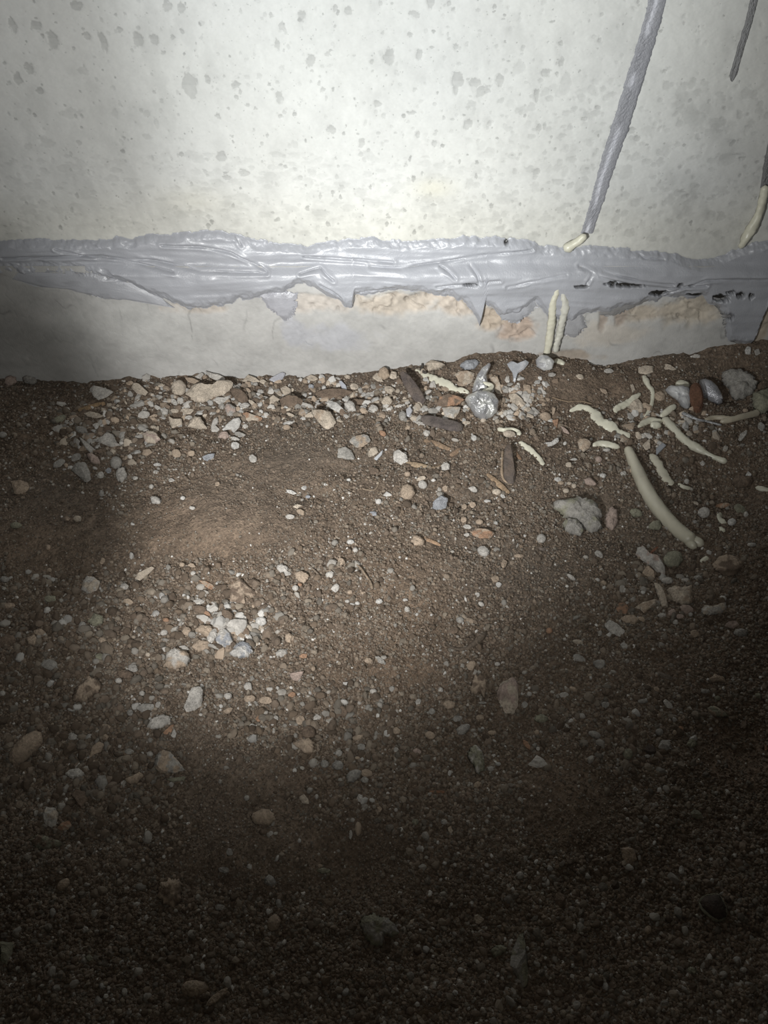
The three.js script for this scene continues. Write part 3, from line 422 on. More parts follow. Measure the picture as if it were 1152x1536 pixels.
// ------------------------------------------------------------------ sealant lumps and the rusty disc
{
  const root = new THREE.Group();
  const ball = lay(pairs([697, 600, 703, 592, 714, 588, 730, 587, 742, 592, 748, 602, 747, 616, 738, 626, 724, 630, 712, 624, 705, 612]), { shape: 'l', col: [0.42, 0.42, 0.43], col2: [0.62, 0.62, 0.60], k: 0.62, angs: 56, rings: 18, rough: 1.3, mat: M.silver }); ball.name = 'crumpled_ball'; root.add(ball);
  const neck = lay(pairs([708, 590, 710, 576, 716, 562, 724, 551, 735, 544, 737, 548, 730, 560, 732, 576, 731, 590, 720, 592]), { shape: 'l', col: [0.38, 0.38, 0.40], col2: [0.55, 0.55, 0.54], k: 0.65, angs: 48, rings: 14, rough: 1.1, mat: M.silver }); neck.name = 'neck'; root.add(neck);
  add(root, 'sealant_ball', 'crumpled shiny silver grey sealant ball with a tongue reaching up to the footing', 'sealant', 'sealant lumps on the soil'); mark(723, 605, 'the silver sealant ball');
}
{
  const o = add(lay(pairs([1036, 578, 1041, 574, 1047, 574, 1052, 580, 1055, 592, 1055, 606, 1051, 618, 1045, 623, 1039, 617, 1035, 603, 1034, 590]), { shape: 'f', col: COL.ru, col2: [0.18, 0.09, 0.055], k: 0.8, angs: 40, rings: 9, sink: 0.6 }), 'rusty_disc', 'rust brown oval disc standing on edge in front of the silver tube', 'disc'); mark(1044, 598, 'the rusty disc');
}
{
  const root = new THREE.Group();
  const shell = lay(pairs([1047, 571, 1055, 568, 1066, 571, 1076, 580, 1082, 592, 1085, 604, 1076, 607, 1064, 601, 1055, 597]), { shape: 'r', col: [0.42, 0.42, 0.45], k: 0.6, angs: 40, rings: 10, mat: M.silver }); shell.name = 'tube_wall'; root.add(shell);
  const lip = strand([[1056, 569, 2], [1066, 573, 2.4], [1076, 584, 2.4], [1083, 598, 2]], { mat: M.silver, col: [0.60, 0.60, 0.62], lift: 0.014, lump: 0.15, sides: 7 }); lip.name = 'lip'; root.add(lip);
  add(root, 'crushed_tube', 'crushed silver grey tube lying behind the rusty disc at a dark hole', 'tube');
}
function lump(flat, col, col2, label, opt = {}, name = 'sealant_lump', m) { const poly = pairs(flat), o = add(lay(poly, { shape: 'l', col, col2, k: 0.6, angs: 40, rings: 12, mat: M.sealant, ...opt }), name, label, 'sealant', 'sealant lumps on the soil'); if (m) mark(...centre(poly), m); return o; }
lump([997, 586, 1004, 578, 1014, 580, 1024, 578, 1034, 582, 1036, 600, 1034, 614, 1024, 612, 1016, 600, 1006, 593], [0.30, 0.30, 0.31], [0.52, 0.52, 0.52], 'crusty grey and white sealant lump against the rusty disc', {}, 'sealant_lump', 'the crusty sealant lump');
lump([760, 546, 768, 541, 776, 545, 788, 540, 794, 544, 786, 554, 777, 560, 774, 572, 770, 574, 769, 560], COL.bl, [0.45, 0.45, 0.47], 'forked grey sealant drip spread over stones below the footing', { shape: 'f' }, 'sealant_drip', 'the forked sealant drip');
lump([803, 540, 812, 532, 822, 534, 832, 542, 828, 554, 816, 556, 805, 550], [0.33, 0.33, 0.34], [0.48, 0.48, 0.47], 'shiny grey sealant lump at the bottom of the twin resin runs', {}, 'sealant_lump');
lump([404, 562, 414, 556, 424, 551, 430, 553, 425, 562, 412, 566], [0.37, 0.37, 0.40], null, 'lilac grey sealant flake propped against the footing', { shape: 'f' }, 'sealant_flake', 'the lilac sealant flake');
lump([508, 572, 512, 571, 519, 578, 521, 585, 514, 585], [0.40, 0.41, 0.45], null, 'small silver leaf-shaped sealant flake among white flakes', { shape: 'f' }, 'sealant_flake', 'the silver leaf flake');
lump([560, 688, 568, 681, 575, 673, 573, 682, 565, 691], [0.42, 0.43, 0.45], null, 'pointed silver sealant sliver next to a cream stone', { shape: 'f' }, 'sealant_flake', 'the pointed silver sliver');
lump([609, 614, 615, 609, 619, 616, 614, 626, 610, 624], [0.36, 0.36, 0.38], null, 'crinkled blue grey sealant scrap touching a round grey pebble', { shape: 'f' }, 'sealant_flake');
lump([984, 672, 994, 664, 1000, 668, 990, 678, 984, 684], [0.28, 0.29, 0.31], null, 'thin grey sealant smear at the head of the ragged cream strip', { shape: 'f' }, 'sealant_flake');
add(strand([[1022, 619, 3], [1034, 624, 3], [1046, 629, 2], [1060, 632, 1.8], [1083, 638, 1.8]], { mat: M.silver, col: [0.34, 0.34, 0.35], lump: 0.05, lift: 0.004 }), 'metal_wire', 'thin shiny grey wire lying in front of the rusty disc', 'wire');

// ------------------------------------------------------------------ wood, bark and twigs
const woods = 'wood bits and twigs in the soil';
function wood(list, col, label, opt = {}, name = 'wood_chip', m, cat = 'wood') { const o = add(strand(list, { mat: M.wood, col, flat: 0.4, lump: 0.16, sides: 8, vary: 0.12, boxy: true, ...opt }), name, label, cat, woods); if (m) { const q = list[Math.floor(list.length / 2)]; mark(q[0], q[1], m); } return o; }
function slab(flat, col, col2, label, name, m) { const poly = pairs(flat), o = add(lay(poly, { shape: 'f', col, col2, k: 0.4, angs: 44, rings: 10, rough: 1.4, mat: M.wood }), name, label, 'wood', woods); if (m) mark(...centre(poly), m); }
slab([633, 622, 645, 623, 670, 629, 690, 633, 695, 640, 692, 648, 678, 647, 655, 641, 636, 637, 631, 629], [0.115, 0.095, 0.088], [0.15, 0.125, 0.11], 'dark grey weathered stick lying level in front of the brick fragment', 'wood_stick', 'the dark level stick');
slab([599, 560, 606, 555, 618, 567, 632, 586, 640, 600, 633, 607, 621, 601, 607, 580], [0.13, 0.105, 0.095], [0.17, 0.135, 0.115], 'dark brown wood slab slanting beside the ragged cream strip', 'wood_slab', 'the slanting dark slab');
wood([[608, 695, 3], [622, 697, 4.5], [636, 700, 4], [648, 702, 2.5]], [0.36, 0.27, 0.18], 'tan wood splinter ending at a grey stone', {}, 'wood_chip', 'the long tan splinter');
wood([[647, 702, 1], [665, 697, 1]], [0.38, 0.28, 0.19], 'hair-thin straw bridging the tan splinter and a pale pebble', { lift: 0.003 }, 'straw');
wood([[675, 684, 3], [683, 679, 4], [690, 673, 3]], [0.34, 0.235, 0.16], 'short reddish tan wood wedge above the open soil', {}, 'wood_chip', 'the reddish wood wedge');
wood([[636, 661, 3], [652, 665, 4.5], [666, 671, 4], [681, 676, 2]], [0.30, 0.21, 0.14], 'brown bark strip pointing at the reddish wood wedge', {}, 'bark_strip');
wood([[730, 711, 2.5], [740, 719, 4.5], [752, 730, 5], [764, 740, 3]], [0.38, 0.27, 0.175], 'orange tan wood chip slanting below the bark piece', {}, 'wood_chip', 'the orange wood chip');
{
  const root = new THREE.Group();
  const a = lay(pairs([758, 667, 768, 667, 771, 690, 774, 712, 771, 724, 764, 728, 756, 718, 755, 692]), { shape: 'f', col: [0.13, 0.105, 0.09], col2: [0.17, 0.13, 0.105], k: 0.4, angs: 44, rings: 10, rough: 1.3, mat: M.wood }); a.name = 'bark'; root.add(a);
  const b = strand([[754, 676, 2], [753, 692, 2.2], [753, 708, 2.4], [756, 720, 2], [768, 727, 2]], { mat: M.wood, col: [0.45, 0.34, 0.24], flat: 0.8, lump: 0.25, sides: 7 }); b.name = 'pale_rim'; b.userData.label = 'pale tan broken rim'; root.add(b);
  add(root, 'bark_piece', 'dark bark piece with pale tan broken rim below the curled white strip', 'wood', woods); mark(765, 700, 'the dark bark piece');
}
wood([[772, 676, 2], [777, 684, 3], [782, 690, 2]], [0.30, 0.19, 0.12], 'narrow brown splinter hugging the dark bark piece', {}, 'wood_chip');
wood([[777, 720, 2], [785, 717, 3], [794, 719, 2]], [0.32, 0.225, 0.155], 'flat tan splinter at the foot of the dark bark piece', {}, 'wood_chip');
wood([[630, 806, 1.5], [642, 810, 2.8], [652, 814, 3], [661, 818, 2]], [0.40, 0.265, 0.17], 'slim tan wood sliver in gravel, near the orange brick chip', {}, 'wood_chip', 'the slim tan sliver');
wood([[118, 617, 5], [130, 613, 4.5], [146, 608, 4.5], [158, 605, 3.5]], [0.33, 0.225, 0.13], 'tan wood chip in the shaded pile under the footing', {}, 'wood_chip', 'the tan chip in shade');
wood([[532, 845, 1.4], [541, 852, 1.5], [548, 862, 1.6], [555, 872, 1.6], [559, 884, 2.4]], [0.33, 0.255, 0.185], 'thin curved tan root standing in the middle gravel', { flat: 0.9, lift: 0.003 }, 'twig', 'the thin curved root');
wood([[543, 733, 1.2], [552, 735, 1.2], [561, 735, 1.2], [567, 728, 1.2], [569, 716, 1.2]], [0.33, 0.255, 0.185], 'hair-thin hooked root below the brown cube stone', { flat: 0.9, lift: 0.002 }, 'twig', 'the hooked thin root');
wood([[667, 962, 1.6], [675, 970, 1.8], [688, 974, 2], [702, 972, 2.4], [712, 965, 4], [722, 956, 4], [728, 949, 3]], [0.16, 0.125, 0.095], 'curved brown twig with a thick end on open soil', { flat: 0.9, lift: 0.002 }, 'twig', 'the thick-ended twig');
wood([[150, 944, 1.4], [156, 950, 1.6], [159, 960, 1.8], [165, 967, 2], [170, 977, 2.6]], [0.26, 0.21, 0.16], 'wavy pale rootlet below the greenish stone', { flat: 0.9, lift: 0.002 }, 'twig', 'the wavy pale rootlet');
wood([[644, 1188, 2], [655, 1188, 2.4], [667, 1188, 2]], [0.36, 0.20, 0.12], 'straight orange brown stick lying level on dark gravel', {}, 'twig', 'the level orange stick');
wood([[974, 832, 1.4], [980, 826, 1.8], [987, 820, 1.6]], [0.35, 0.17, 0.11], 'thin red brown twig behind the grey stone slab', { lift: 0.003 }, 'twig');
wood([[297, 837, 1.4], [303, 840, 2], [310, 843, 2]], [0.48, 0.42, 0.36], 'thin pale splinter by the dark hollow in gravel', {}, 'wood_chip', 'the thin pale splinter');
wood([[962, 1277, 1.6], [975, 1279, 2], [990, 1281, 2.2], [1002, 1284, 1.4]], [0.22, 0.165, 0.12], 'brown twig beside the blocky tan stone', { flat: 0.9 }, 'twig', 'the brown twig');
wood([[628, 1522, 4], [640, 1518, 5], [652, 1514, 5], [660, 1512, 4]], [0.26, 0.19, 0.13], 'brown wood stub at the bottom edge of the dirt', {}, 'wood_chip', 'the brown wood stub');
wood([[32, 1051, 1.6], [40, 1049, 2], [48, 1046, 1.6]], [0.32, 0.26, 0.15], 'short yellow straw above the oblong stone', {}, 'straw', 'the yellow straw');
wood([[984, 1009, 3], [992, 1012, 4], [1002, 1016, 4], [1009, 1019, 2]], [0.22, 0.185, 0.15], 'weathered grey brown wood chip on bare dark soil', {}, 'wood_chip', 'the weathered wood chip');
wood([[460, 846, 1.2], [470, 854, 1.4], [479, 863, 1.2]], [0.25, 0.2, 0.155], 'straight thin twig over the tan gravel lump', { lift: 0.004 }, 'twig');
wood([[626, 1070, 1.8], [629, 1080, 2], [634, 1089, 2], [642, 1092, 1.6]], [0.25, 0.195, 0.14], 'bent flat straw in the coarse gravel', {}, 'straw', 'the bent straw');
wood([[272, 1004, 1.6], [284, 1004, 2], [296, 1006, 1.5]], [0.30, 0.22, 0.15], 'level tan splinter under the tan rubble lump', {}, 'wood_chip');
wood([[808, 822, 2], [815, 824, 2.6], [823, 820, 1.6]], [0.2, 0.165, 0.14], 'grey twig under a round grey pebble', {}, 'twig');
wood([[585, 648, 1], [592, 644, 1], [598, 637, 1]], [0.35, 0.29, 0.22], 'stiff thin straw above the rough tan stone', { lift: 0.003 }, 'straw');
wood([[828, 596, 1], [850, 602, 1.1], [872, 602, 1.1], [888, 606, 1]], [0.34, 0.25, 0.17], 'thin root trailing level along the brown bank', { lift: 0.002 }, 'twig', 'the trailing thin root');
wood([[640, 560, 2.5], [633, 556, 2], [634, 546, 2], [636, 534, 2.5]], [0.10, 0.085, 0.075], 'dark hooked root rising from soil against the footing', { lift: 0.004 }, 'twig', 'the dark hooked root');

// ------------------------------------------------------------------ stones, pebbles, mortar flakes and clods, one by one
/* rows: [colour, shape, outline (or centre, size, turn), options]; shape r rounded, a angular, f flat flake, l crumbly */
const mid = { landmark: true };
const rows = [
  ['lg', 'f', [134, 584, 140, 578, 150, 580, 165, 585, 170, 588, 160, 596, 148, 600, 140, 594], { l: 'grey triangular mortar flake just above the tan chip in shade', m: 'the triangular mortar flake' }],
  ['pk', 'l', [17, 568, 20, 14, 0]], ['g', 'l', [45, 570, 26, 13, 10]], ['tn', 'f', [111, 628, 18, 12, 20]], ['cr', 'f', [125, 620, 135, 617, 148, 620, 156, 624, 145, 628, 132, 625]], ['gn', 'f', [90, 628, 22, 11, -25]],
  ['lg', 'a', [144, 638, 10, 8, 0]], ['g', 'f', [122, 645, 20, 12, 20]], ['lg', 'f', [135, 661, 152, 655, 160, 648, 170, 652, 175, 664, 182, 668, 168, 671, 160, 668, 148, 663], { l: 'spiky grey mortar flake shaped like a flying bird in the shaded pile', m: 'the bird-shaped flake' }],
  ['lg', 'f', [116, 654, 126, 660, 138, 670, 146, 677, 135, 679, 128, 672]], ['g', 'a', [115, 685, 16, 11, -20]], ['g', 'r', [4, 652, 13, 9, 0]],
  ['cr', 'f', [200, 574, 208, 575, 222, 588, 218, 594, 205, 590, 197, 582]], ['cr', 'r', [268, 582, 23, 22, 0], { l: 'round cream grey stone touching the largest mortar flake', m: 'the round cream stone' }],
  ['cr', 'f', [277, 590, 286, 582, 292, 576, 300, 574, 310, 577, 325, 577, 330, 570, 342, 570, 350, 574, 346, 584, 336, 592, 320, 596, 313, 603, 300, 604, 290, 602, 286, 596], { l: 'largest pale cream mortar flake, broad and jagged, under the footing', m: 'the largest mortar flake', k: 0.5 }],
  ['tn', 'f', [277, 566, 290, 567, 300, 572, 292, 576, 282, 573]], ['lg', 'f', [310, 549, 320, 552, 330, 554, 340, 559, 338, 563, 326, 563, 316, 558], { k: 0.7 }], ['lg', 'f', [293, 560, 302, 563, 308, 556, 304, 553], { k: 0.7 }],
  ['lg', 'f', [319, 600, 325, 596, 340, 596, 347, 592, 342, 600, 330, 608]], ['lg', 'a', [261, 603, 14, 8, 50]], ['cr', 'f', [271, 614, 280, 612, 292, 614, 286, 621, 276, 622]], ['cr', 'a', [262, 616, 14, 7, 0]],
  ['cr', 'f', [252, 624, 258, 628, 272, 628, 274, 636, 258, 643, 255, 634]], ['cr', 'l', [282, 640, 284, 632, 292, 624, 300, 626, 306, 634, 311, 643, 300, 644]], ['lg', 'a', [283, 626, 12, 7, 0]],
  ['lg', 'f', [316, 640, 320, 628, 326, 626, 328, 634, 322, 640, 330, 644, 326, 648, 317, 648]], ['wt', 'f', [330, 648, 340, 636, 350, 628, 358, 626, 362, 632, 358, 642, 350, 650, 346, 644, 338, 645], { l: 'hollow shell-like white mortar chip leaning in the debris pile', m: 'the shell-like white chip', k: 0.55 }], ['pk', 'l', [336, 653, 18, 13, 0]],
  ['cr', 'f', [363, 620, 370, 618, 380, 622, 395, 627, 390, 632, 378, 630, 372, 633], { c2: 'or', l: 'cream mortar chip with an orange top edge above the smooth dirt', m: 'the orange-edged cream chip' }], ['lg', 'f', [367, 608, 16, 9, -10]], ['wt', 'a', [352, 668, 13, 13, 20]], ['lg', 'f', [353, 658, 15, 6, 15]], ['g', 'f', [360, 652, 18, 8, 10]],
  ['lg', 'a', [216, 622, 20, 13, -15]], ['lg', 'l', [246, 618, 14, 12, 0]], ['cr', 'l', [213, 652, 222, 646, 235, 650, 241, 660, 232, 666, 218, 663], { c2: 'pk' }], ['cr', 'r', [230, 641, 10, 6, 0]], ['lg', 'r', [219, 646, 10, 5, 0]], ['lg', 'f', [237, 612, 14, 6, 30]],
  ['tn', 'a', [265, 680, 15, 15, 0]], ['tn', 'r', [287, 680, 12, 9, 0]], ['bl', 'f', [303, 685, 312, 681, 322, 680, 320, 687, 312, 692, 306, 690], { l: 'flat blue grey stone flake on gravel below the debris pile', m: 'the blue grey flake' }], ['lg', 'a', [379, 688, 13, 12, 0]], ['br', 'a', [360, 594, 32, 20, 40], { l: 'dark brown clod wedged between the largest mortar flake and pale chips' }], ['cr', 'f', [362, 572, 372, 562, 385, 567, 391, 573, 378, 574]],
  ['g', 'a', [345, 614, 20, 16, 60], { c2: 'pk' }], ['cr', 'f', [395, 573, 14, 7, 20]], ['tn', 'f', [372, 586, 12, 7, 30]], ['cr', 'a', [378, 604, 13, 6, 35]],
  ['cr', 'f', [420, 583, 428, 578, 437, 584, 436, 593, 427, 594], { l: 'cream mortar flake notched on top, above the dark brown block', m: 'the notched cream flake' }], ['br', 'a', [436, 602, 36, 20, 0], { l: 'dark brown earthy block among pale mortar flakes', m: 'the dark brown block' }], ['cr', 'f', [400, 600, 410, 592, 420, 599, 408, 610]], ['wt', 'a', [483, 565, 13, 9, 20]], ['cr', 'f', [468, 567, 18, 9, 0]], ['wt', 'a', [498, 569, 13, 9, -10]], ['wt', 'r', [486, 582, 7, 8, 0]], ['bl', 'a', [467, 580, 9, 9, 0]],
  ['cr', 'a', [531, 580, 14, 11, 20]], ['lg', 'a', [455, 608, 11, 10, 0]], ['wt', 'a', [489, 604, 495, 601, 503, 603, 512, 610, 520, 618, 510, 620, 498, 614], { l: 'bright white stone chip, the whitest in the debris strip', m: 'the whitest stone chip' }], ['lg', 'l', [516, 606, 525, 600, 532, 606, 534, 616, 522, 619], { l: 'grey stone chip butted against the whitest stone chip' }],
  ['br', 'f', [500, 590, 60, 15, -3], { l: 'long dark brown slab lying level above the whitest stone chip', m: 'the long dark slab' }], ['br', 'f', [520, 610, 556, 606, 548, 600, 530, 598], { l: 'dark brown wedge of earth behind the whitest stone chip' }],
  ['cr', 'a', [466, 615, 478, 614, 495, 617, 504, 632, 500, 640, 490, 645, 482, 638, 472, 626], { c2: 'tn', l: 'tan and cream brick-shaped mortar lump, largest in the middle debris', m: 'the tan mortar lump' }], ['cr', 'f', [436, 622, 15, 5, 22]], ['tn', 'r', [430, 641, 12, 8, 0]], ['tn', 'r', [566, 563, 569, 554, 575, 550, 582, 553, 585, 565, 577, 570, 570, 568], { l: 'round tan stone tipped up against the footing', m: 'the tipped tan stone', k: 0.62 }], ['cr', 'f', [558, 566, 566, 558, 572, 566, 576, 573, 566, 572]], ['cr', 'a', [590, 563, 12, 14, 0]],
  ['cr', 'a', [584, 584, 18, 12, 10]], ['lg', 'a', [560, 613, 15, 14, 20]], ['cr', 'f', [580, 602, 16, 17, 20]], ['or', 'l', [574, 650, 13, 8, 25], { l: 'small orange brick crumb above the pointed silver sliver', m: 'the orange brick crumb' }], ['tn', 'a', [523, 662, 530, 655, 545, 651, 553, 654, 556, 662, 545, 670, 535, 672], { c2: 'g', l: 'rough tan grey stone behind the square grey stone', m: 'the rough tan stone' }],
  ['g', 'a', [507, 673, 518, 670, 527, 676, 533, 689, 520, 689, 506, 686], { l: 'flat-fronted square grey stone in the debris strip', m: 'the square grey stone' }], ['cr', 'f', [551, 680, 556, 672, 564, 670, 568, 678, 560, 684, 553, 686]], ['lg', 'a', [590, 690, 590, 678, 598, 674, 610, 682, 612, 692, 602, 698], { l: 'whitish grey angular stone at the tip of the long tan splinter', m: 'the whitish angular stone' }],
  ['br', 'a', [560, 706, 17, 11, 5], { l: 'brown cube-like clod on smooth dirt', m: 'the brown cube stone' }], ['wt', 'r', [523, 720, 7, 5, 0]], ['wt', 'f', [429, 734, 437, 735, 446, 740, 440, 742, 431, 739]], ['wt', 'a', [456, 732, 9, 7, 0]], ['cr', 'f', [438, 760, 446, 756, 453, 758, 446, 763], {}], ['tn', 'f', [451, 768, 14, 9, 30]], ['lg', 'f', [435, 775, 14, 8, 0]], ['bl', 'r', [462, 745, 8, 5, 0]],
  ['wt', 'f', [574, 743, 580, 737, 590, 743, 580, 745], { l: 'white triangular chip on the fine gravel below the hooked thin root', m: 'the white triangular chip' }], ['bl', 'a', [560, 770, 12, 7, 20]], ['wt', 'r', [526, 813, 12, 7, 0], { l: 'smooth oval white pebble on open gravel', m: 'the oval white pebble' }], ['lg', 'r', [533, 825, 9, 8, 0]], ['lg', 'l', [233, 750, 19, 12, 20], { l: 'pale grey mortar crumb above the long smooth dirt patch', m: 'the pale mortar crumb' }], ['wt', 'f', [236, 697, 14, 5, 0]], ['lg', 'a', [234, 708, 9, 6, 0]], ['lg', 'a', [203, 717, 9, 6, 0]], ['lg', 'r', [227, 730, 8, 7, 0]], ['lg', 'f', [257, 720, 10, 6, 0]], ['wt', 'r', [274, 747, 8, 6, 0]], ['lg', 'f', [288, 762, 10, 6, 10]], ['tn', 'a', [326, 726, 8, 7, -30]],
  ['g', 'a', [107, 705, 114, 694, 128, 693, 135, 708, 137, 720, 128, 724, 118, 714], { l: 'large grey tan stone at the shaded end of the debris pile', m: 'the large shaded stone' }], ['g', 'f', [88, 695, 24, 11, -30]], ['lg', 'f', [114, 687, 17, 9, -30]], ['g', 'r', [174, 694, 18, 18, 0], { l: 'round grey pebble resting against a knobbly whitish stone' }], ['lg', 'l', [173, 712, 177, 702, 186, 701, 191, 714, 183, 725, 176, 720], { l: 'knobbly whitish stone at the lower edge of the debris pile', m: 'the knobbly whitish stone' }], ['lg', 'a', [151, 713, 12, 12, 0]], ['bl', 'a', [163, 706, 10, 9, 20]], ['tn', 'a', [16, 722, 30, 720, 42, 724, 44, 732, 36, 741, 22, 741], { l: 'blocky brown stone alone in the deep shade', m: 'the blocky shaded stone' }], ['g', 'r', [152, 740, 8, 10, 0]], ['cr', 'r', [116, 778, 13, 9, 0], { l: 'pale tan pebble, the larger of two on shaded smooth dirt', m: 'the larger shaded pebble' }], ['tn', 'a', [101, 778, 9, 7, 0]], ['gn', 'r', [24, 788, 18, 9, 0]], ['pk', 'l', [140, 688, 26, 13, 35]],
  ['tn', 'r', [600, 738, 603, 729, 611, 726, 619, 730, 623, 740, 618, 748, 608, 750, 601, 745], { l: 'plump rounded tan stone in coarse gravel', m: 'the plump tan stone' }], ['lg', 'r', [634, 727, 14, 12, 20]], ['bl', 'a', [648, 767, 650, 752, 662, 742, 672, 748, 669, 762, 656, 766], { l: 'blue grey angular stone standing among coarse gravel', m: 'the blue grey stone' }], ['lg', 'a', [668, 700, 14, 13, 0]], ['tn', 'r', [611, 711, 10, 8, 0]], ['cr', 'f', [632, 718, 15, 8, -20]], ['tn', 'f', [668, 733, 9, 11, 0]],
  ['or', 'f', [706, 798, 716, 792, 730, 793, 742, 799, 736, 807, 722, 808, 710, 804], { c2: 'tn', n: 'brick_chip', c: 'brick chip', l: 'flat orange brick chip on brown soil', m: 'the orange brick chip', k: 0.5 }], ['lg', 'r', [725, 827, 19, 15, 20], { l: 'smooth pale grey pebble just in front of the orange brick chip', m: 'the smooth pale pebble' }], ['tn', 'r', [719, 783, 12, 8, 0]], ['tn', 'r', [696, 780, 10, 10, 0]], ['lg', 'l', [710, 734, 15, 9, 25]], ['cr', 'r', [745, 738, 14, 10, 0]], ['wt', 'f', [754, 744, 11, 6, 30]], ['lg', 'f', [700, 802, 10, 6, 0]], ['lg', 'f', [701, 790, 14, 7, 10]], ['tn', 'a', [696, 760, 9, 9, 0]], ['tn', 'a', [709, 757, 11, 10, 20]], ['wt', 'l', [731, 752, 12, 6, 0]],
  ['wt', 'a', [711, 657, 11, 9, 20], { l: 'small bright white chip alone below the silver sealant ball', m: 'the bright white chip' }], ['cr', 'a', [663, 612, 675, 610, 691, 610, 688, 620, 680, 629, 668, 625], { c2: 'lg', l: 'cream grey stone tucked under the brick fragment', m: 'the tucked cream stone' }], ['or', 'a', [653, 612, 660, 595, 672, 590, 690, 595, 697, 600, 690, 606, 672, 611, 660, 616], { c2: 'br', n: 'brick_chip', c: 'brick chip', l: 'orange brown brick fragment beside the silver sealant ball', m: 'the brick fragment', k: 0.55 }], ['cr', 'a', [682, 562, 690, 556, 702, 556, 712, 560, 708, 574, 696, 579, 688, 572], { c2: 'tn' }], ['bl', 'l', [688, 549, 699, 541, 714, 540, 720, 544, 712, 553, 698, 555], { l: 'dull blue grey sealant-coated stone at the soil edge below the footing' }], ['cr', 'l', [638, 546, 646, 541, 660, 543, 668, 548, 656, 554, 642, 556]], ['g', 'r', [604, 624, 12, 15, 0], { l: 'upright round grey pebble touching a crinkled sealant scrap' }], ['lg', 'l', [640, 650, 11, 10, 0]], ['lg', 'f', [630, 635, 16, 6, 10]], ['cr', 'f', [699, 634, 14, 6, 0]],
  ['cr', 'a', [762, 592, 773, 590, 783, 598, 789, 606, 780, 610, 770, 607], { l: 'tan wedge stone lying between the sealant ball and the brown bank', m: 'the tan wedge stone' }], ['tn', 'a', [785, 576, 796, 578, 798, 590, 790, 592, 784, 584]], ['cr', 'a', [735, 566, 746, 562, 752, 580, 754, 592, 745, 590, 738, 578], { c2: 'tn' }], ['cr', 'f', [796, 598, 14, 8, 35]], ['or', 'f', [778, 588, 9, 8, 0]], ['tn', 'r', [818, 625, 18, 13, 10], { l: 'rounded tan pebble just behind the small tan wedge' }], ['or', 'f', [828, 630, 838, 628, 836, 642, 832, 640], { n: 'brick_chip', c: 'brick chip', l: 'small upright orange brick sliver by a pinkish wedge' }], ['pk', 'f', [840, 637, 850, 644, 856, 652, 846, 649]], ['tn', 'f', [828, 610, 834, 612, 831, 624, 828, 622]], ['cr', 'r', [764, 651, 19, 10, 5], { l: 'tan stone lying beneath the small curled white strip' }], ['cr', 'a', [792, 614, 12, 8, 0]], ['cr', 'a', [795, 624, 13, 7, 15]],
  ['wt', 'f', [816, 664, 824, 666, 831, 659, 837, 655, 838, 663, 828, 669, 820, 670], { n: 'resin_flake', c: 'resin', l: 'curled white resin flake between bark piece and tan pebble', m: 'the curled white flake' }], ['cr', 'a', [866, 662, 870, 658, 880, 658, 887, 663, 884, 672, 876, 678, 869, 673], { c2: 'tn', l: 'pale faceted pebble next to the blunt white resin piece', m: 'the pale faceted pebble' }], ['cr', 'a', [853, 697, 11, 9, 10]], ['pk', 'r', [876, 719, 884, 716, 892, 722, 896, 728, 886, 728, 878, 726], { l: 'pinkish almond-shaped pebble above the big lumpy rock', m: 'the pinkish almond pebble' }], ['wt', 'a', [837, 719, 12, 7, 10]], ['tn', 'a', [841, 724, 9, 6, 0]], ['wt', 'l', [904, 714, 11, 8, 0]], ['lg', 'a', [935, 710, 11, 8, -20]], ['tn', 'a', [948, 704, 14, 12, 0]], ['cr', 'r', [849, 736, 10, 7, 0]], ['cr', 'r', [861, 729, 8, 7, 0]], ['cr', 'r', [854, 725, 8, 5, 0]], ['wt', 'f', [861, 689, 11, 4, 0]], ['pk', 'r', [898, 689, 11, 9, 20]], ['lg', 'r', [910, 675, 12, 5, 0]],
  ['cr', 'a', [940, 610, 950, 600, 957, 597, 965, 608, 967, 618, 950, 618], { l: 'flat beige stone with a torn resin strip leaning on it', m: 'the flat beige stone' }], ['cr', 'f', [957, 552, 967, 548, 980, 549, 980, 558, 969, 562, 958, 560]], ['cr', 'f', [963, 668, 975, 657, 976, 672, 969, 676], { l: 'cream leaf-like flake at the head of the long cream rod' }], ['tn', 'a', [990, 595, 18, 16, 20]], ['cr', 'f', [1000, 552, 8, 6, 0]], ['cr', 'f', [996, 545, 1005, 547, 1015, 554, 1008, 556, 1000, 552]], ['lg', 'f', [913, 556, 16, 7, 0]], ['cr', 'f', [870, 565, 14, 8, 20]], ['tn', 'f', [906, 587, 14, 7, 40]], ['cr', 'f', [945, 577, 950, 576, 953, 585, 949, 590], {}],
  ['wt', 'a', [1117, 525, 1121, 519, 1127, 521, 1126, 532, 1118, 531], { l: 'small white stone block on the bank edge below the footing', m: 'the small white block' }], ['lg', 'f', [1131, 526, 1138, 522, 1141, 530, 1134, 534]], ['g', 'l', [1082, 560, 1096, 554, 1112, 556, 1128, 562, 1136, 574, 1130, 590, 1112, 600, 1100, 598, 1092, 582, 1084, 572], { l: 'broad grey mortar boulder sunk in the bank next to the crushed tube', m: 'the sunken mortar boulder', k: 0.6 }], ['gn', 'l', [1128, 592, 1140, 586, 1156, 584, 1158, 612, 1142, 622, 1130, 612], { l: 'dim olive lump at the picture edge above the tan resin sticks' }], ['lg', 'a', [1042, 531, 14, 6, 0]], ['tn', 'r', [1118, 616, 9, 6, 0]], ['lg', 'f', [1107, 660, 1110, 651, 1122, 643, 1120, 652, 1112, 662], { l: 'pale grey wedge chip in dark soil below the tan resin sticks', m: 'the pale wedge chip' }], ['lg', 'l', [1000, 649, 10, 9, 0]], ['g', 'f', [1142, 640, 12, 14, 0]],
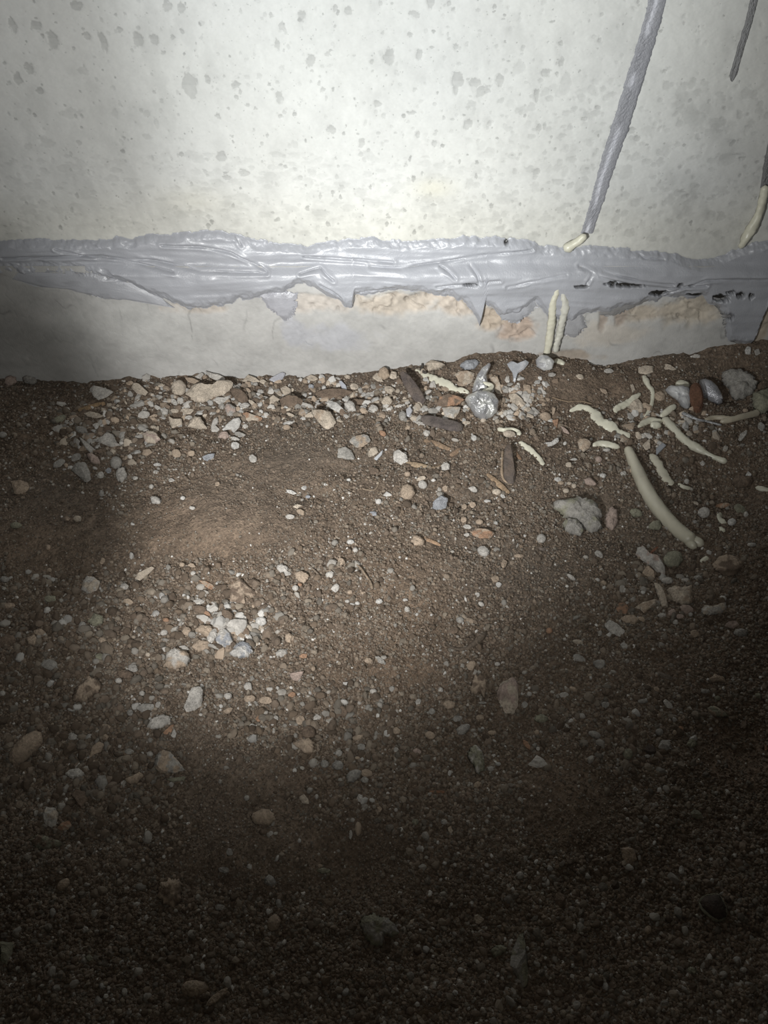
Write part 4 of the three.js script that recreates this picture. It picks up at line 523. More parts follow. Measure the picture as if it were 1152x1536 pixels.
  ['g', 'l', [829, 756, 840, 751, 855, 748, 870, 746, 885, 752, 898, 758, 902, 772, 901, 793, 886, 799, 872, 790, 860, 782, 845, 776, 836, 766], { c2: 'gn', n: 'lumpy_rock', two: [844, 784, 852, 777, 866, 780, 876, 792, 872, 804, 856, 801, 846, 794], l: 'largest lumpy grey rock on the soil, cauliflower-like with a round lobe', m: 'the largest lumpy rock', k: 0.5 }],
  ['pk', 'l', [908, 776, 915, 760, 926, 765, 927, 785, 918, 796, 910, 790], { l: 'reddish brown rough rock beside the largest lumpy rock', m: 'the reddish rough rock' }], ['gn', 'l', [954, 769, 22, 13, 15]], ['gn', 'l', [983, 788, 22, 16, 0]], ['lg', 'r', [1056, 769, 19, 16, 0], { l: 'round grey pebble above the split rod end', m: 'the round grey pebble' }], ['wt', 'r', [1098, 783, 13, 11, -15], { l: 'smooth white pebble next to two white resin crumbs', m: 'the white pebble' }], ['gn', 'a', [1110, 763, 20, 14, 25]], ['wt', 'a', [1118, 713, 1122, 706, 1128, 712, 1126, 715, 1119, 716]], ['br', 'l', [1113, 722, 34, 20, 0], { l: 'mossy brown clod over the dark hollow at the soil edge', m: 'the mossy brown clod' }], ['lg', 'f', [1054, 695, 9, 8, 20]], ['lg', 'r', [1030, 722, 8, 8, 0]], ['cr', 'f', [1044, 755, 10, 5, 30]], ['g', 'r', [1042, 783, 8, 6, 0]], ['tn', 'f', [1084, 758, 24, 8, -5], { c2: 'or' }], ['lg', 'l', [1119, 772, 8, 9, 0]],
  ['lg', 'r', [812, 808, 14, 14, 0], { l: 'round grey pebble with a twig lying in front of it' }], ['lg', 'a', [953, 832, 957, 821, 965, 818, 970, 828, 976, 831, 990, 834, 997, 850, 997, 863, 988, 860, 975, 848, 962, 840], { c2: 'pk', l: 'large grey slab of stone leaning by the dark round rock', m: 'the large grey slab' }], ['tn', 'a', [963, 859, 972, 847, 984, 859, 982, 868, 972, 866], { l: 'tan pointed stone in front of the large grey slab' }], ['gn', 'r', [994, 838, 1002, 828, 1013, 826, 1022, 829, 1025, 840, 1018, 850, 1005, 851, 996, 846], { l: 'dark olive round rock against the large grey slab', m: 'the dark round rock', k: 0.5 }], ['tn', 'a', [1068, 847, 1078, 835, 1090, 831, 1105, 835, 1116, 846, 1105, 862, 1088, 864, 1075, 856], { c2: 'br', l: 'big brown rock alone below the split rod end', m: 'the big brown rock' }], ['lg', 'r', [1001, 871, 18, 10, 0]], ['lg', 'r', [1028, 870, 14, 6, 0]],
  ['cr', 'l', [1000, 884, 1012, 879, 1024, 882, 1032, 880, 1037, 878, 1041, 895, 1036, 906, 1022, 907, 1010, 902, 1004, 894], { c2: 'tn', l: 'beige crusty mortar crumble, broad piece below the large grey slab', m: 'the beige crusty crumble' }], ['cr', 'l', [980, 876, 986, 874, 994, 882, 998, 892, 1003, 911, 994, 914, 988, 898], { l: 'beige crusty finger of mortar beside the broad beige crumble' }], ['pk', 'l', [1008, 919, 14, 12, 0]], ['pk', 'l', [1030, 914, 20, 14, 10]], ['pk', 'a', [1020, 925, 12, 8, 0]], ['lg', 'a', [1013, 933, 10, 8, 20]], ['lg', 'r', [993, 923, 13, 7, 0]],
  ['cr', 'f', [951, 911, 965, 903, 985, 898, 984, 906, 972, 914, 966, 920, 960, 914], { c2: 'tn', l: 'pointed beige flake shaped like an arrowhead', m: 'the arrowhead flake' }], ['or', 'a', [924, 913, 928, 905, 938, 904, 943, 911, 940, 920, 930, 922], { c2: 'br', l: 'rusty orange brown rock on dark gravel', m: 'the rusty orange rock' }], ['tn', 'a', [930, 928, 938, 923, 950, 922, 958, 928, 952, 936, 940, 936]], ['lg', 'a', [906, 938, 914, 929, 925, 935, 938, 946, 932, 955, 918, 953], { l: 'pale grey faceted stone below the rusty orange rock', m: 'the pale faceted stone' }], ['lg', 'l', [1050, 917, 1058, 908, 1068, 911, 1080, 906, 1087, 903, 1090, 910, 1083, 920, 1068, 922, 1054, 924], { c2: 'cr', l: 'pale crusty mortar strip, caterpillar-like, on dark gravel', m: 'the crusty mortar strip' }], ['pk', 'a', [1086, 939, 1093, 932, 1104, 931, 1109, 937, 1100, 943]], ['g', 'r', [1111, 949, 22, 12, 0]], ['tn', 'a', [1042, 950, 13, 12, 0]], ['lg', 'a', [937, 969, 13, 10, 20]], ['lg', 'a', [898, 831, 15, 10, 35]], ['g', 'f', [868, 987, 22, 12, 25]], ['g', 'l', [899, 996, 23, 13, 0]], ['cr', 'r', [867, 963, 17, 7, 10]], ['tn', 'r', [962, 929, 12, 8, 20]], ['lg', 'r', [1128, 817, 15, 6, 0]], ['g', 'l', [1047, 866, 14, 8, 0]], ['lg', 'r', [896, 870, 8, 6, 0]], ['tn', 'r', [906, 874, 9, 6, 30]], ['lg', 'a', [936, 885, 9, 8, 0]],
  ['lg', 'a', [122, 884, 125, 872, 130, 864, 140, 865, 150, 872, 147, 884, 135, 892], { c2: 'cr', l: 'pale faceted stone standing out of the shaded gravel', m: 'the pale shaded stone' }], ['gn', 'l', [130, 932, 137, 927, 141, 919, 147, 922, 154, 924, 155, 934, 142, 940], { l: 'greenish grey knobbly stone below the pale shaded stone', m: 'the greenish stone' }], ['br', 'a', [-6, 962, 4, 954, 20, 952, 25, 960, 18, 968, 2, 970]], ['tn', 'a', [48, 960, 15, 16, 0]], ['tn', 'a', [60, 948, 19, 10, 5]], ['lg', 'l', [186, 880, 13, 10, 0]], ['cr', 'f', [202, 868, 206, 860, 216, 855, 227, 849, 232, 852, 222, 862, 210, 871], { l: 'whitish bone-shaped chip at the edge of the light', m: 'the bone-shaped chip' }], ['tn', 'f', [193, 902, 17, 9, 10]], ['tn', 'a', [155, 962, 15, 11, 30]], ['g', 'r', [124, 939, 12, 14, 0]], ['gn', 'a', [75, 898, 20, 12, 0]], ['tn', 'r', [72, 821, 8, 8, 0]], ['tn', 'r', [74, 855, 8, 6, 0]], ['tn', 'a', [154, 841, 8, 11, 20]], ['tn', 'a', [15, 908, 20, 9, 0]], ['g', 'r', [7, 869, 15, 9, 0]],
  ['tn', 'f', [345, 902, 346, 878, 356, 870, 361, 868, 372, 880, 380, 884, 384, 891, 376, 897, 368, 893, 368, 906, 356, 904], { c2: 'br', l: 'brown tan angular block with a ragged edge above the white stones', m: 'the ragged tan block', k: 0.5 }], ['lg', 'a', [338, 936, 344, 930, 352, 928, 370, 929, 371, 937, 363, 950, 357, 955, 350, 950], { l: 'pale wedge stone, topmost of the three whitish stones', m: 'the three whitish stones' }], ['lg', 'a', [323, 960, 328, 946, 337, 942, 346, 950, 351, 966, 340, 972, 328, 968], { c2: 'bl', l: 'grey white rounded stone, middle of the three whitish stones' }], ['wt', 'l', [341, 980, 350, 975, 354, 966, 364, 962, 374, 966, 379, 977, 372, 986, 360, 987, 348, 984], { c2: 'bl', l: 'brightest crystalline white stone, lowest of the three whitish stones', m: 'the crystalline white stone' }], ['tn', 'l', [291, 946, 300, 938, 316, 938, 322, 946, 314, 960, 304, 952]], ['lg', 'l', [318, 954, 15, 24, 30]], ['tn', 'l', [286, 970, 298, 960, 314, 962, 314, 974, 298, 978]], ['tn', 'l', [246, 1000, 250, 980, 262, 972, 280, 976, 286, 990, 278, 1002, 258, 1004], { c2: 'lg', l: 'tan rubble lump above a level splinter', m: 'the tan rubble lump' }], ['br', 'f', [300, 914, 26, 13, 20]], ['or', 'f', [311, 921, 11, 9, 40], { n: 'brick_chip', c: 'brick chip', l: 'small orange brick chip stuck on a brown flake' }], ['or', 'f', [298, 870, 308, 871, 318, 876, 323, 880, 316, 885, 305, 878], { c2: 'tn', n: 'brick_chip', c: 'brick chip', l: 'pointed orange tan chip in coarse gravel above the ragged tan block', m: 'the pointed orange chip' }], ['wt', 'r', [243, 894, 9, 12, -20], { l: 'white oval pebble standing in shaded coarse gravel', m: 'the upright white pebble' }], ['wt', 'r', [276, 893, 6, 5, 0]], ['lg', 'l', [424, 853, 20, 13, 15]], ['lg', 'f', [430, 860, 14, 8, 5]], ['lg', 'l', [423, 980, 18, 13, -10]], ['or', 'r', [249, 930, 10, 7, 0]], ['lg', 'r', [246, 949, 12, 9, -15]], ['tn', 'l', [280, 947, 16, 16, 0]], ['lg', 'r', [247, 974, 12, 8, -15]], ['cr', 'r', [222, 982, 8, 7, 0]], ['wt', 'l', [391, 932, 18, 13, 0]], ['tn', 'a', [434, 957, 13, 14, 0]], ['lg', 'r', [290, 860, 9, 7, 0]], ['tn', 'r', [273, 847, 9, 7, 0]], ['tn', 'f', [287, 848, 13, 7, 10]], ['br', 'f', [340, 922, 22, 14, 30]], ['lg', 'f', [276, 972, 16, 8, 20]],
  ['tn', 'a', [512, 842, 11, 13, 0]], ['tn', 'l', [452, 865, 24, 17, 20], { l: 'tan gravel lump under a straight thin twig', m: 'the tan gravel lump' }], ['lg', 'r', [443, 882, 10, 9, 0]], ['or', 'r', [450, 877, 7, 5, 0]], ['lg', 'l', [495, 862, 13, 12, 0]], ['lg', 'a', [503, 882, 12, 13, 40]], ['tn', 'r', [545, 890, 10, 7, 20]], ['wt', 'l', [569, 902, 12, 9, 0]], ['wt', 'r', [608, 900, 8, 5, 0]], ['lg', 'a', [611, 914, 9, 8, 0]], ['tn', 'l', [616, 812, 620, 803, 628, 804, 638, 812, 634, 818, 622, 818]], ['tn', 'l', [433, 957, 12, 16, 0]], ['tn', 'a', [756, 846, 9, 13, 15]], ['wt', 'f', [748, 877, 9, 8, 30]], ['tn', 'a', [743, 868, 14, 10, 10]], ['lg', 'a', [716, 892, 9, 8, 0]], ['lg', 'r', [722, 906, 10, 7, 30]], ['g', 'r', [690, 930, 12, 10, 0]], ['tn', 'r', [705, 931, 13, 8, 20]], ['br', 'a', [680, 946, 18, 10, -20]], ['lg', 'r', [857, 866, 16, 6, 35]], ['or', 'r', [824, 946, 10, 9, 0]], ['tn', 'r', [778, 834, 15, 6, 0]], ['tn', 'r', [525, 888, 9, 7, 0]], ['lg', 'r', [521, 902, 8, 5, 0]],
  ['g', 'a', [60, 997, 66, 990, 74, 988, 85, 993, 88, 1003, 78, 1006, 66, 1002], { l: 'grey lens-shaped stone in dim coarse gravel', m: 'the lens-shaped stone' }], ['tn', 'l', [108, 1050, 113, 1034, 124, 1024, 133, 1014, 146, 1018, 152, 1028, 148, 1038, 138, 1044, 124, 1056], { c2: 'br', l: 'rough brown tilted clod in dim coarse gravel', m: 'the rough tilted clod' }], ['tn', 'r', [12, 1136, 18, 1122, 35, 1105, 52, 1096, 62, 1099, 65, 1112, 52, 1130, 35, 1144, 20, 1147, 13, 1142], { l: 'largest smooth oblong tan stone, egg-like and tilted', m: 'the oblong stone' }], ['g', 'a', [203, 1062, 214, 1055, 230, 1056, 232, 1062, 218, 1072]], ['lg', 'a', [108, 1105, 15, 13, 0]], ['tn', 'a', [133, 1138, 138, 1120, 148, 1112, 157, 1116, 151, 1128, 142, 1131]], ['lg', 'r', [178, 1021, 11, 9, 0]], ['g', 'r', [195, 1069, 10, 10, 0]], ['lg', 'r', [213, 1040, 9, 8, 0]], ['lg', 'r', [237, 1057, 8, 11, 30]], ['gn', 'a', [150, 985, 18, 12, 0]], ['g', 'a', [199, 1002, 16, 12, 10]], ['br', 'l', [188, 1012, 28, 14, 10]], ['tn', 'r', [160, 1090, 16, 7, 20]], ['tn', 'a', [158, 1106, 9, 10, 0]], ['g', 'a', [194, 1127, 14, 10, 0]], ['lg', 'r', [225, 1131, 10, 8, 0]], ['lg', 'r', [4, 1040, 9, 8, 0]],
  ['lg', 'a', [275, 1060, 280, 1050, 287, 1032, 300, 1029, 304, 1035, 303, 1060, 290, 1066, 280, 1068], { l: 'light grey blocky stone standing upright on bare soil', m: 'the upright grey block', k: 0.5 }], ['lg', 'l', [221, 1090, 226, 1078, 245, 1072, 257, 1075, 256, 1084, 242, 1092, 228, 1095], { l: 'grey white stone touching an orange chip and a white sliver', m: 'the grey white stone' }], ['or', 'a', [244, 1099, 256, 1088, 262, 1086, 256, 1100, 248, 1102], { n: 'brick_chip', c: 'brick chip', l: 'orange brick chip wedged under the grey white stone' }], ['lg', 'a', [255, 1106, 261, 1092, 265, 1100, 263, 1107], { l: 'thin whitish sliver next to an orange brick chip' }], ['g', 'a', [231, 1150, 234, 1132, 245, 1125, 256, 1128, 270, 1145, 277, 1155, 262, 1160, 240, 1159], { c2: 'tn', l: 'large wedge-shaped grey stone over a thin flat slate', m: 'the wedge-shaped stone' }], ['gn', 'f', [249, 1168, 279, 1164, 276, 1171, 258, 1173], { l: 'thin flat slate chip right below the wedge-shaped stone' }], ['lg', 'r', [257, 1177, 8, 8, 0]], ['lg', 'r', [342, 1044, 12, 10, 0]], ['lg', 'l', [372, 1030, 13, 13, 0]], ['tn', 'l', [374, 1048, 20, 12, 0]], ['or', 'a', [388, 1078, 10, 9, 0]], ['lg', 'a', [379, 1089, 10, 9, 0]], ['lg', 'a', [405, 1034, 11, 8, 0]], ['lg', 'r', [414, 1077, 8, 8, 0]], ['tn', 'a', [342, 1066, 16, 9, -25]], ['lg', 'r', [301, 1072, 6, 5, 0]], ['tn', 'a', [398, 1050, 22, 12, 0]], ['lg', 'r', [370, 1197, 8, 9, 30]],
  ['g', 'f', [561, 984, 568, 984, 579, 993, 578, 998, 568, 994], { l: 'grey brown flat chip set diagonally on bare soil', m: 'the diagonal grey chip' }], ['tn', 'r', [553, 991, 13, 9, 0]], ['lg', 'r', [560, 1037, 11, 8, 0], { l: 'small smooth light pebble near two white shards', m: 'the smooth light pebble' }], ['pk', 'f', [433, 1010, 456, 1006, 450, 1020, 440, 1022]], ['wt', 'f', [513, 1023, 522, 1023, 519, 1031], { l: 'bright white triangular shard on bare dark soil', m: 'the bright white shard' }], ['wt', 'f', [538, 1019, 541, 1020, 543, 1024, 540, 1023]], ['lg', 'a', [468, 1078, 475, 1071, 482, 1075, 481, 1080, 470, 1080]], ['or', 'a', [438, 1042, 13, 8, 0]], ['br', 'r', [463, 1099, 22, 20, 0]], ['tn', 'l', [438, 1116, 452, 1110, 464, 1107, 472, 1114, 470, 1128, 458, 1131, 448, 1122], { l: 'lumpy grey brown stone next to a rounded brown clod', m: 'the lumpy grey brown stone' }], ['br', 'a', [514, 1067, 15, 18, 0]], ['tn', 'a', [528, 1106, 536, 1102, 545, 1102, 542, 1110, 532, 1112], { l: 'flat-topped tan stone in the dim middle gravel', m: 'the flat-topped tan stone' }], ['g', 'a', [542, 1120, 13, 11, 0]], ['lg', 'l', [508, 1130, 13, 10, 0]], ['tn', 'a', [595, 1096, 13, 11, 20], { l: 'pinkish tan pebble alone on bare soil', m: 'the pinkish tan pebble' }], ['lg', 'a', [627, 1053, 9, 11, 30]], ['g', 'r', [507, 1148, 18, 14, 0]], ['g', 'r', [487, 1146, 13, 12, 0]], ['g', 'r', [648, 1067, 10, 10, 0]], ['tn', 'r', [645, 1103, 16, 12, 20]], ['pk', 'a', [626, 1127, 14, 9, 20]], ['lg', 'a', [594, 1124, 9, 8, 0]], ['tn', 'r', [470, 1003, 7, 8, 0]], ['or', 'a', [455, 984, 13, 8, 0]], ['tn', 'a', [450, 1080, 14, 14, 30]], ['tn', 'r', [536, 1137, 8, 5, 0]], ['g', 'a', [588, 1033, 10, 9, 0]],
  ['tn', 'a', [699, 998, 704, 992, 712, 991, 714, 998, 708, 1006, 702, 1004]], ['tn', 'l', [704, 1036, 709, 1022, 712, 1012, 722, 1011, 728, 1018, 730, 1032, 726, 1047, 721, 1040, 712, 1041], { c2: 'br', l: 'porous tan clod standing behind the pinkish white boulder', m: 'the porous tan clod', k: 0.52 }], ['cr', 'a', [745, 1040, 750, 1026, 760, 1020, 770, 1015, 776, 1022, 778, 1035, 777, 1058, 771, 1071, 758, 1069, 749, 1056], { c2: 'pk', l: 'large pinkish white faceted boulder, brightest on the lower soil', m: 'the pinkish white boulder', k: 0.55 }], ['g', 'r', [684, 1094, 692, 1087, 704, 1086, 706, 1092, 696, 1102, 687, 1103]], ['tn', 'l', [674, 1057, 19, 13, 0]], ['tn', 'a', [720, 1077, 12, 11, 0]], ['g', 'a', [686, 1078, 16, 11, -20]], ['lg', 'r', [661, 1035, 8, 8, 0]], ['lg', 'l', [701, 1134, 706, 1122, 713, 1118, 722, 1124, 726, 1136, 727, 1153, 717, 1162, 710, 1148], { c2: 'gn', l: 'pale grey green upright rock in its own dark pit', m: 'the upright pit rock', k: 0.55 }], ['or', 'f', [784, 1109, 791, 1112, 796, 1120, 794, 1126, 785, 1117], { n: 'brick_chip', c: 'brick chip', l: 'diamond-shaped orange brick chip on dark soil', m: 'the diamond brick chip' }], ['lg', 'a', [791, 1147, 799, 1140, 805, 1132, 815, 1138, 823, 1149, 805, 1152], { l: 'white grey peaked stone below the diamond brick chip', m: 'the peaked stone' }], ['lg', 'r', [736, 1153, 10, 8, 0]], ['tn', 'r', [716, 1177, 12, 9, -30]], ['tn', 'r', [805, 1099, 8, 9, 0]], ['gn', 'l', [812, 1078, 19, 14, 0]], ['lg', 'r', [873, 1074, 11, 8, 25]], ['lg', 'r', [794, 1041, 8, 7, 0]], ['g', 'a', [787, 1057, 10, 12, 0]], ['tn', 'r', [860, 1034, 14, 7, 30]], ['lg', 'a', [762, 1051, 1, 1, 0], { skip: true }], ['tn', 'r', [738, 1099, 14, 7, 0]], ['g', 'f', [724, 1054, 14, 4, 0]], ['lg', 'r', [746, 996, 9, 6, 0]], ['gn', 'a', [848, 1153, 16, 9, 0], { skip: true }], ['lg', 'a', [846, 1042, 14, 9, 0]], ['lg', 'a', [807, 1123, 7, 7, 0]], ['wt', 'r', [747, 1146, 9, 6, 0]],
  ['tn', 'l', [1063, 1018, 1072, 1011, 1086, 1016, 1090, 1024, 1078, 1022, 1068, 1024]], ['lg', 'a', [994, 1052, 998, 1048, 1008, 1056, 1010, 1063, 1001, 1062]], ['tn', 'l', [1060, 1062, 1070, 1058, 1084, 1066, 1094, 1074, 1078, 1076, 1064, 1070], { c2: 'gn', l: 'long brown lumpy clod on the dim far side of the soil', m: 'the long lumpy clod' }], ['gn', 'r', [1132, 1041, 1138, 1039, 1144, 1044, 1141, 1049, 1134, 1046]], ['gn', 'r', [942, 1131, 16, 17, 0], { l: 'round olive pebble in dark gravel', m: 'the round olive pebble' }], ['g', 'a', [986, 1122, 992, 1110, 1004, 1110, 1007, 1120, 1000, 1126], { l: 'blocky grey stone near the round olive pebble', m: 'the blocky grey stone' }], ['gn', 'l', [1038, 1115, 17, 14, 0]], ['dk', 'a', [975, 1124, 20, 15, 20]], ['g', 'r', [892, 1102, 21, 10, 20]], ['g', 'a', [908, 1057, 13, 10, 0]], ['br', 'a', [1116, 1087, 12, 15, 0]], ['or', 'a', [1021, 1093, 9, 10, 0]], ['tn', 'r', [1012, 1099, 7, 8, 0]], ['wt', 'r', [914, 1084, 5, 8, -20]], ['wt', 'f', [1068, 1045, 1071, 1038, 1073, 1045], { l: 'tiny bright white triangle on the dim soil', m: 'the tiny white triangle' }], ['g', 'r', [989, 1098, 12, 11, 0]], ['g', 'r', [964, 1052, 16, 7, 0]], ['tn', 'r', [985, 1034, 10, 7, 30]], ['tn', 'r', [1033, 1006, 9, 5, 0]], ['gn', 'a', [1045, 1222, 21, 13, 20]], ['wt', 'a', [953, 1184, 8, 7, 0]], ['gn', 'r', [1076, 1047, 9, 7, 0]], ['g', 'l', [1058, 1037, 16, 7, 0]], ['or', 'f', [1149, 1122, 4, 10, 0]],
  ['lg', 'a', [97, 1161, 105, 1154, 118, 1152, 127, 1160, 120, 1168, 108, 1168], { l: 'pale hexagon-like stone in the dim lower gravel', m: 'the pale hexagonal stone' }], ['g', 'r', [142, 1172, 148, 1163, 158, 1163, 162, 1175, 156, 1186, 148, 1182]], ['tn', 'l', [185, 1170, 195, 1165, 210, 1158, 216, 1163, 206, 1175, 196, 1176]], ['lg', 'a', [63, 1222, 68, 1211, 82, 1211, 88, 1220, 84, 1238, 76, 1241, 67, 1235], { c2: 'cr', l: 'pale upright stone with an orange brown pebble beside it', m: 'the pale upright stone' }], ['or', 'a', [86, 1242, 92, 1234, 104, 1231, 108, 1238, 102, 1245, 92, 1246], { c2: 'tn', l: 'orange brown pebble touching the pale upright stone' }], ['gn', 'l', [44, 1260, 56, 1252, 72, 1255, 98, 1265, 84, 1272, 58, 1275], { c2: 'br', l: 'long olive brown clod below the pale upright stone', m: 'the olive brown clod' }], ['br', 'a', [106, 1192, 116, 1184, 130, 1188, 132, 1200, 122, 1213, 114, 1206]], ['tn', 'r', [376, 1228, 378, 1221, 386, 1217, 393, 1213, 404, 1214, 411, 1221, 413, 1230, 404, 1238, 388, 1238, 380, 1234], { l: 'smooth round tan stone like a bread roll on dim soil', m: 'the bread-roll stone', k: 0.5 }], ['br', 'r', [395, 1248, 13, 10, 0]], ['cr', 'a', [448, 1196, 456, 1191, 462, 1198, 464, 1206, 454, 1205]], ['g', 'l', [396, 1318, 403, 1311, 411, 1316, 417, 1326, 407, 1330, 398, 1325]], ['tn', 'a', [255, 1274, 12, 8, 0]], ['lg', 'a', [374, 1300, 9, 9, 0]], ['g', 'a', [336, 1305, 16, 10, 10]], ['g', 'a', [344, 1278, 11, 13, 0]], ['tn', 'l', [236, 1345, 240, 1326, 255, 1318, 271, 1320, 273, 1336, 272, 1350, 260, 1360, 246, 1356], { c2: 'br', l: 'big rough brown rock in the darkest lower soil', m: 'the big rough rock' }], ['br', 'r', [276, 1357, 282, 1348, 292, 1346, 294, 1352, 286, 1360], { l: 'brown pebble touching the big rough rock' }], ['g', 'a', [330, 1361, 17, 11, 0]], ['lg', 'a', [406, 1250, 8, 7, 0]], ['tn', 'r', [480, 1299, 8, 6, 0]],
  ['g', 'r', [519, 1165, 524, 1157, 534, 1154, 543, 1156, 540, 1166, 530, 1174, 522, 1173], { l: 'rounded grey lump at the brink of the dark hollow', m: 'the rounded grey lump' }], ['tn', 'a', [550, 1160, 18, 12, 10]], ['g', 'a', [547, 1170, 12, 10, 0]], ['tn', 'r', [537, 1243, 11, 22, 0], { l: 'upright tan bean-shaped pebble in the dark hollow', m: 'the bean-shaped pebble' }], ['lg', 'a', [540, 1197, 10, 13, 0]], ['lg', 'r', [529, 1230, 7, 7, 0]], ['gn', 'r', [623, 1233, 11, 10, 0]], ['lg', 'r', [666, 1233, 10, 8, 0]], ['tn', 'f', [671, 1242, 676, 1239, 680, 1247, 675, 1253], { c2: 'cr' }], ['wt', 'r', [667, 1295, 7, 6, 0]], ['lg', 'f', [526, 1252, 5, 16, 0]], ['lg', 'r', [475, 1195, 6, 8, 0]], ['tn', 'a', [569, 1213, 8, 11, 0]], ['lg', 'r', [594, 1215, 6, 6, 0]], ['gn', 'l', [486, 1306, 22, 9, 0]],
  ['gn', 'l', [540, 1385, 545, 1376, 558, 1370, 570, 1375, 582, 1378, 594, 1388, 600, 1402, 589, 1408, 577, 1403, 574, 1416, 562, 1420, 551, 1412], { c2: 'g', l: 'grey green porous rock, the largest rock near the bottom edge', m: 'the grey green rock' }], ['tn', 'r', [411, 1384, 20, 26, 30], { l: 'smooth tan oval pebble in the dark lower soil', m: 'the smooth tan oval' }], ['cr', 'f', [611, 1389, 616, 1380, 623, 1377, 619, 1385], {}], ['cr', 'a', [711, 1373, 717, 1371, 727, 1379, 718, 1387, 713, 1384], { l: 'cream angular pebble above the tall grey green slab', m: 'the cream angular pebble' }], ['gn', 'l', [736, 1426, 744, 1418, 754, 1417, 762, 1424, 752, 1432, 742, 1437], { l: 'pale lumpy stone touching the tall grey green slab' }], ['gn', 'a', [764, 1450, 768, 1425, 777, 1405, 784, 1397, 788, 1412, 791, 1440, 792, 1475, 785, 1482, 775, 1465], { c2: 'g', l: 'tall narrow grey green slab standing near the bottom edge', m: 'the tall grey green slab', k: 0.6 }], ['tn', 'a', [930, 1272, 940, 1270, 952, 1274, 955, 1290, 942, 1299, 934, 1287], { l: 'blocky tan stone beside a brown twig', m: 'the blocky tan stone' }], ['wt', 'a', [1022, 1305, 9, 14, 0], { l: 'white tooth-like pebble in the dark corner', m: 'the white tooth pebble' }], ['dk', 'r', [1047, 1352, 1056, 1344, 1078, 1342, 1088, 1358, 1090, 1375, 1078, 1382, 1062, 1374, 1050, 1362], { rim: 'gn', l: 'dark oval stone with a pale rim in the darkest corner', m: 'the pale-rimmed dark stone' }], ['br', 'a', [839, 1348, 18, 23, 0]], ['br', 'a', [866, 1408, 15, 16, 0]], ['tn', 'r', [972, 1395, 11, 13, 0]], ['g', 'r', [872, 1381, 9, 9, 0]], ['tn', 'r', [292, 1483, 43, 26, -5], { l: 'brown oval stone paired with a long tan chip near the bottom', m: 'the brown oval stone' }], ['tn', 'f', [308, 1506, 318, 1494, 334, 1483, 343, 1480, 338, 1492, 324, 1504, 314, 1509], { l: 'long tan chip lying beside the brown oval stone' }], ['gn', 'a', [0, 1412, 21, 1414, 18, 1430, 10, 1448, 0, 1440], { l: 'olive wedge stone cut by the picture edge in the lower dark' }], ['tn', 'r', [95, 1327, 24, 15, -40]], ['g', 'r', [79, 1370, 10, 17, 0]], ['br', 'r', [558, 1475, 13, 12, 0]], ['tn', 'a', [677, 1456, 11, 12, 0]], ['lg', 'r', [691, 1455, 10, 9, 0]], ['g', 'r', [1085, 1462, 13, 12, 0]], ['lg', 'r', [1115, 1455, 11, 9, 0]], ['lg', 'l', [128, 1394, 9, 12, 20]], ['gn', 'a', [134, 1437, 13, 11, 0]], ['lg', 'r', [187, 1488, 9, 13, 0]], ['gn', 'l', [1038, 1456, 16, 12, 30]], ['g', 'r', [398, 1489, 12, 13, 0]], ['g', 'r', [418, 1355, 9, 16, 0]], ['lg', 'r', [918, 1278, 7, 9, 0], { skip: true }], ['lg', 'r', [780, 1313, 12, 12, 0]],
];
const looks = { wt: 'white', cr: 'cream', lg: 'pale grey', g: 'grey', gd: 'dark grey', tn: 'tan', br: 'brown', dk: 'dark', or: 'orange brown', pk: 'pinkish', gn: 'olive grey', bl: 'blue grey' };
const shapes = { r: 'rounded', a: 'angular', f: 'flat', l: 'crumbly' };
for (const [, , nums, o] of rows) if (o?.m) { const q = nums.length > 5 ? centre(pairs(nums)) : nums; mark(q[0], q[1], o.m); }
const said = new Map(), waiting = [];
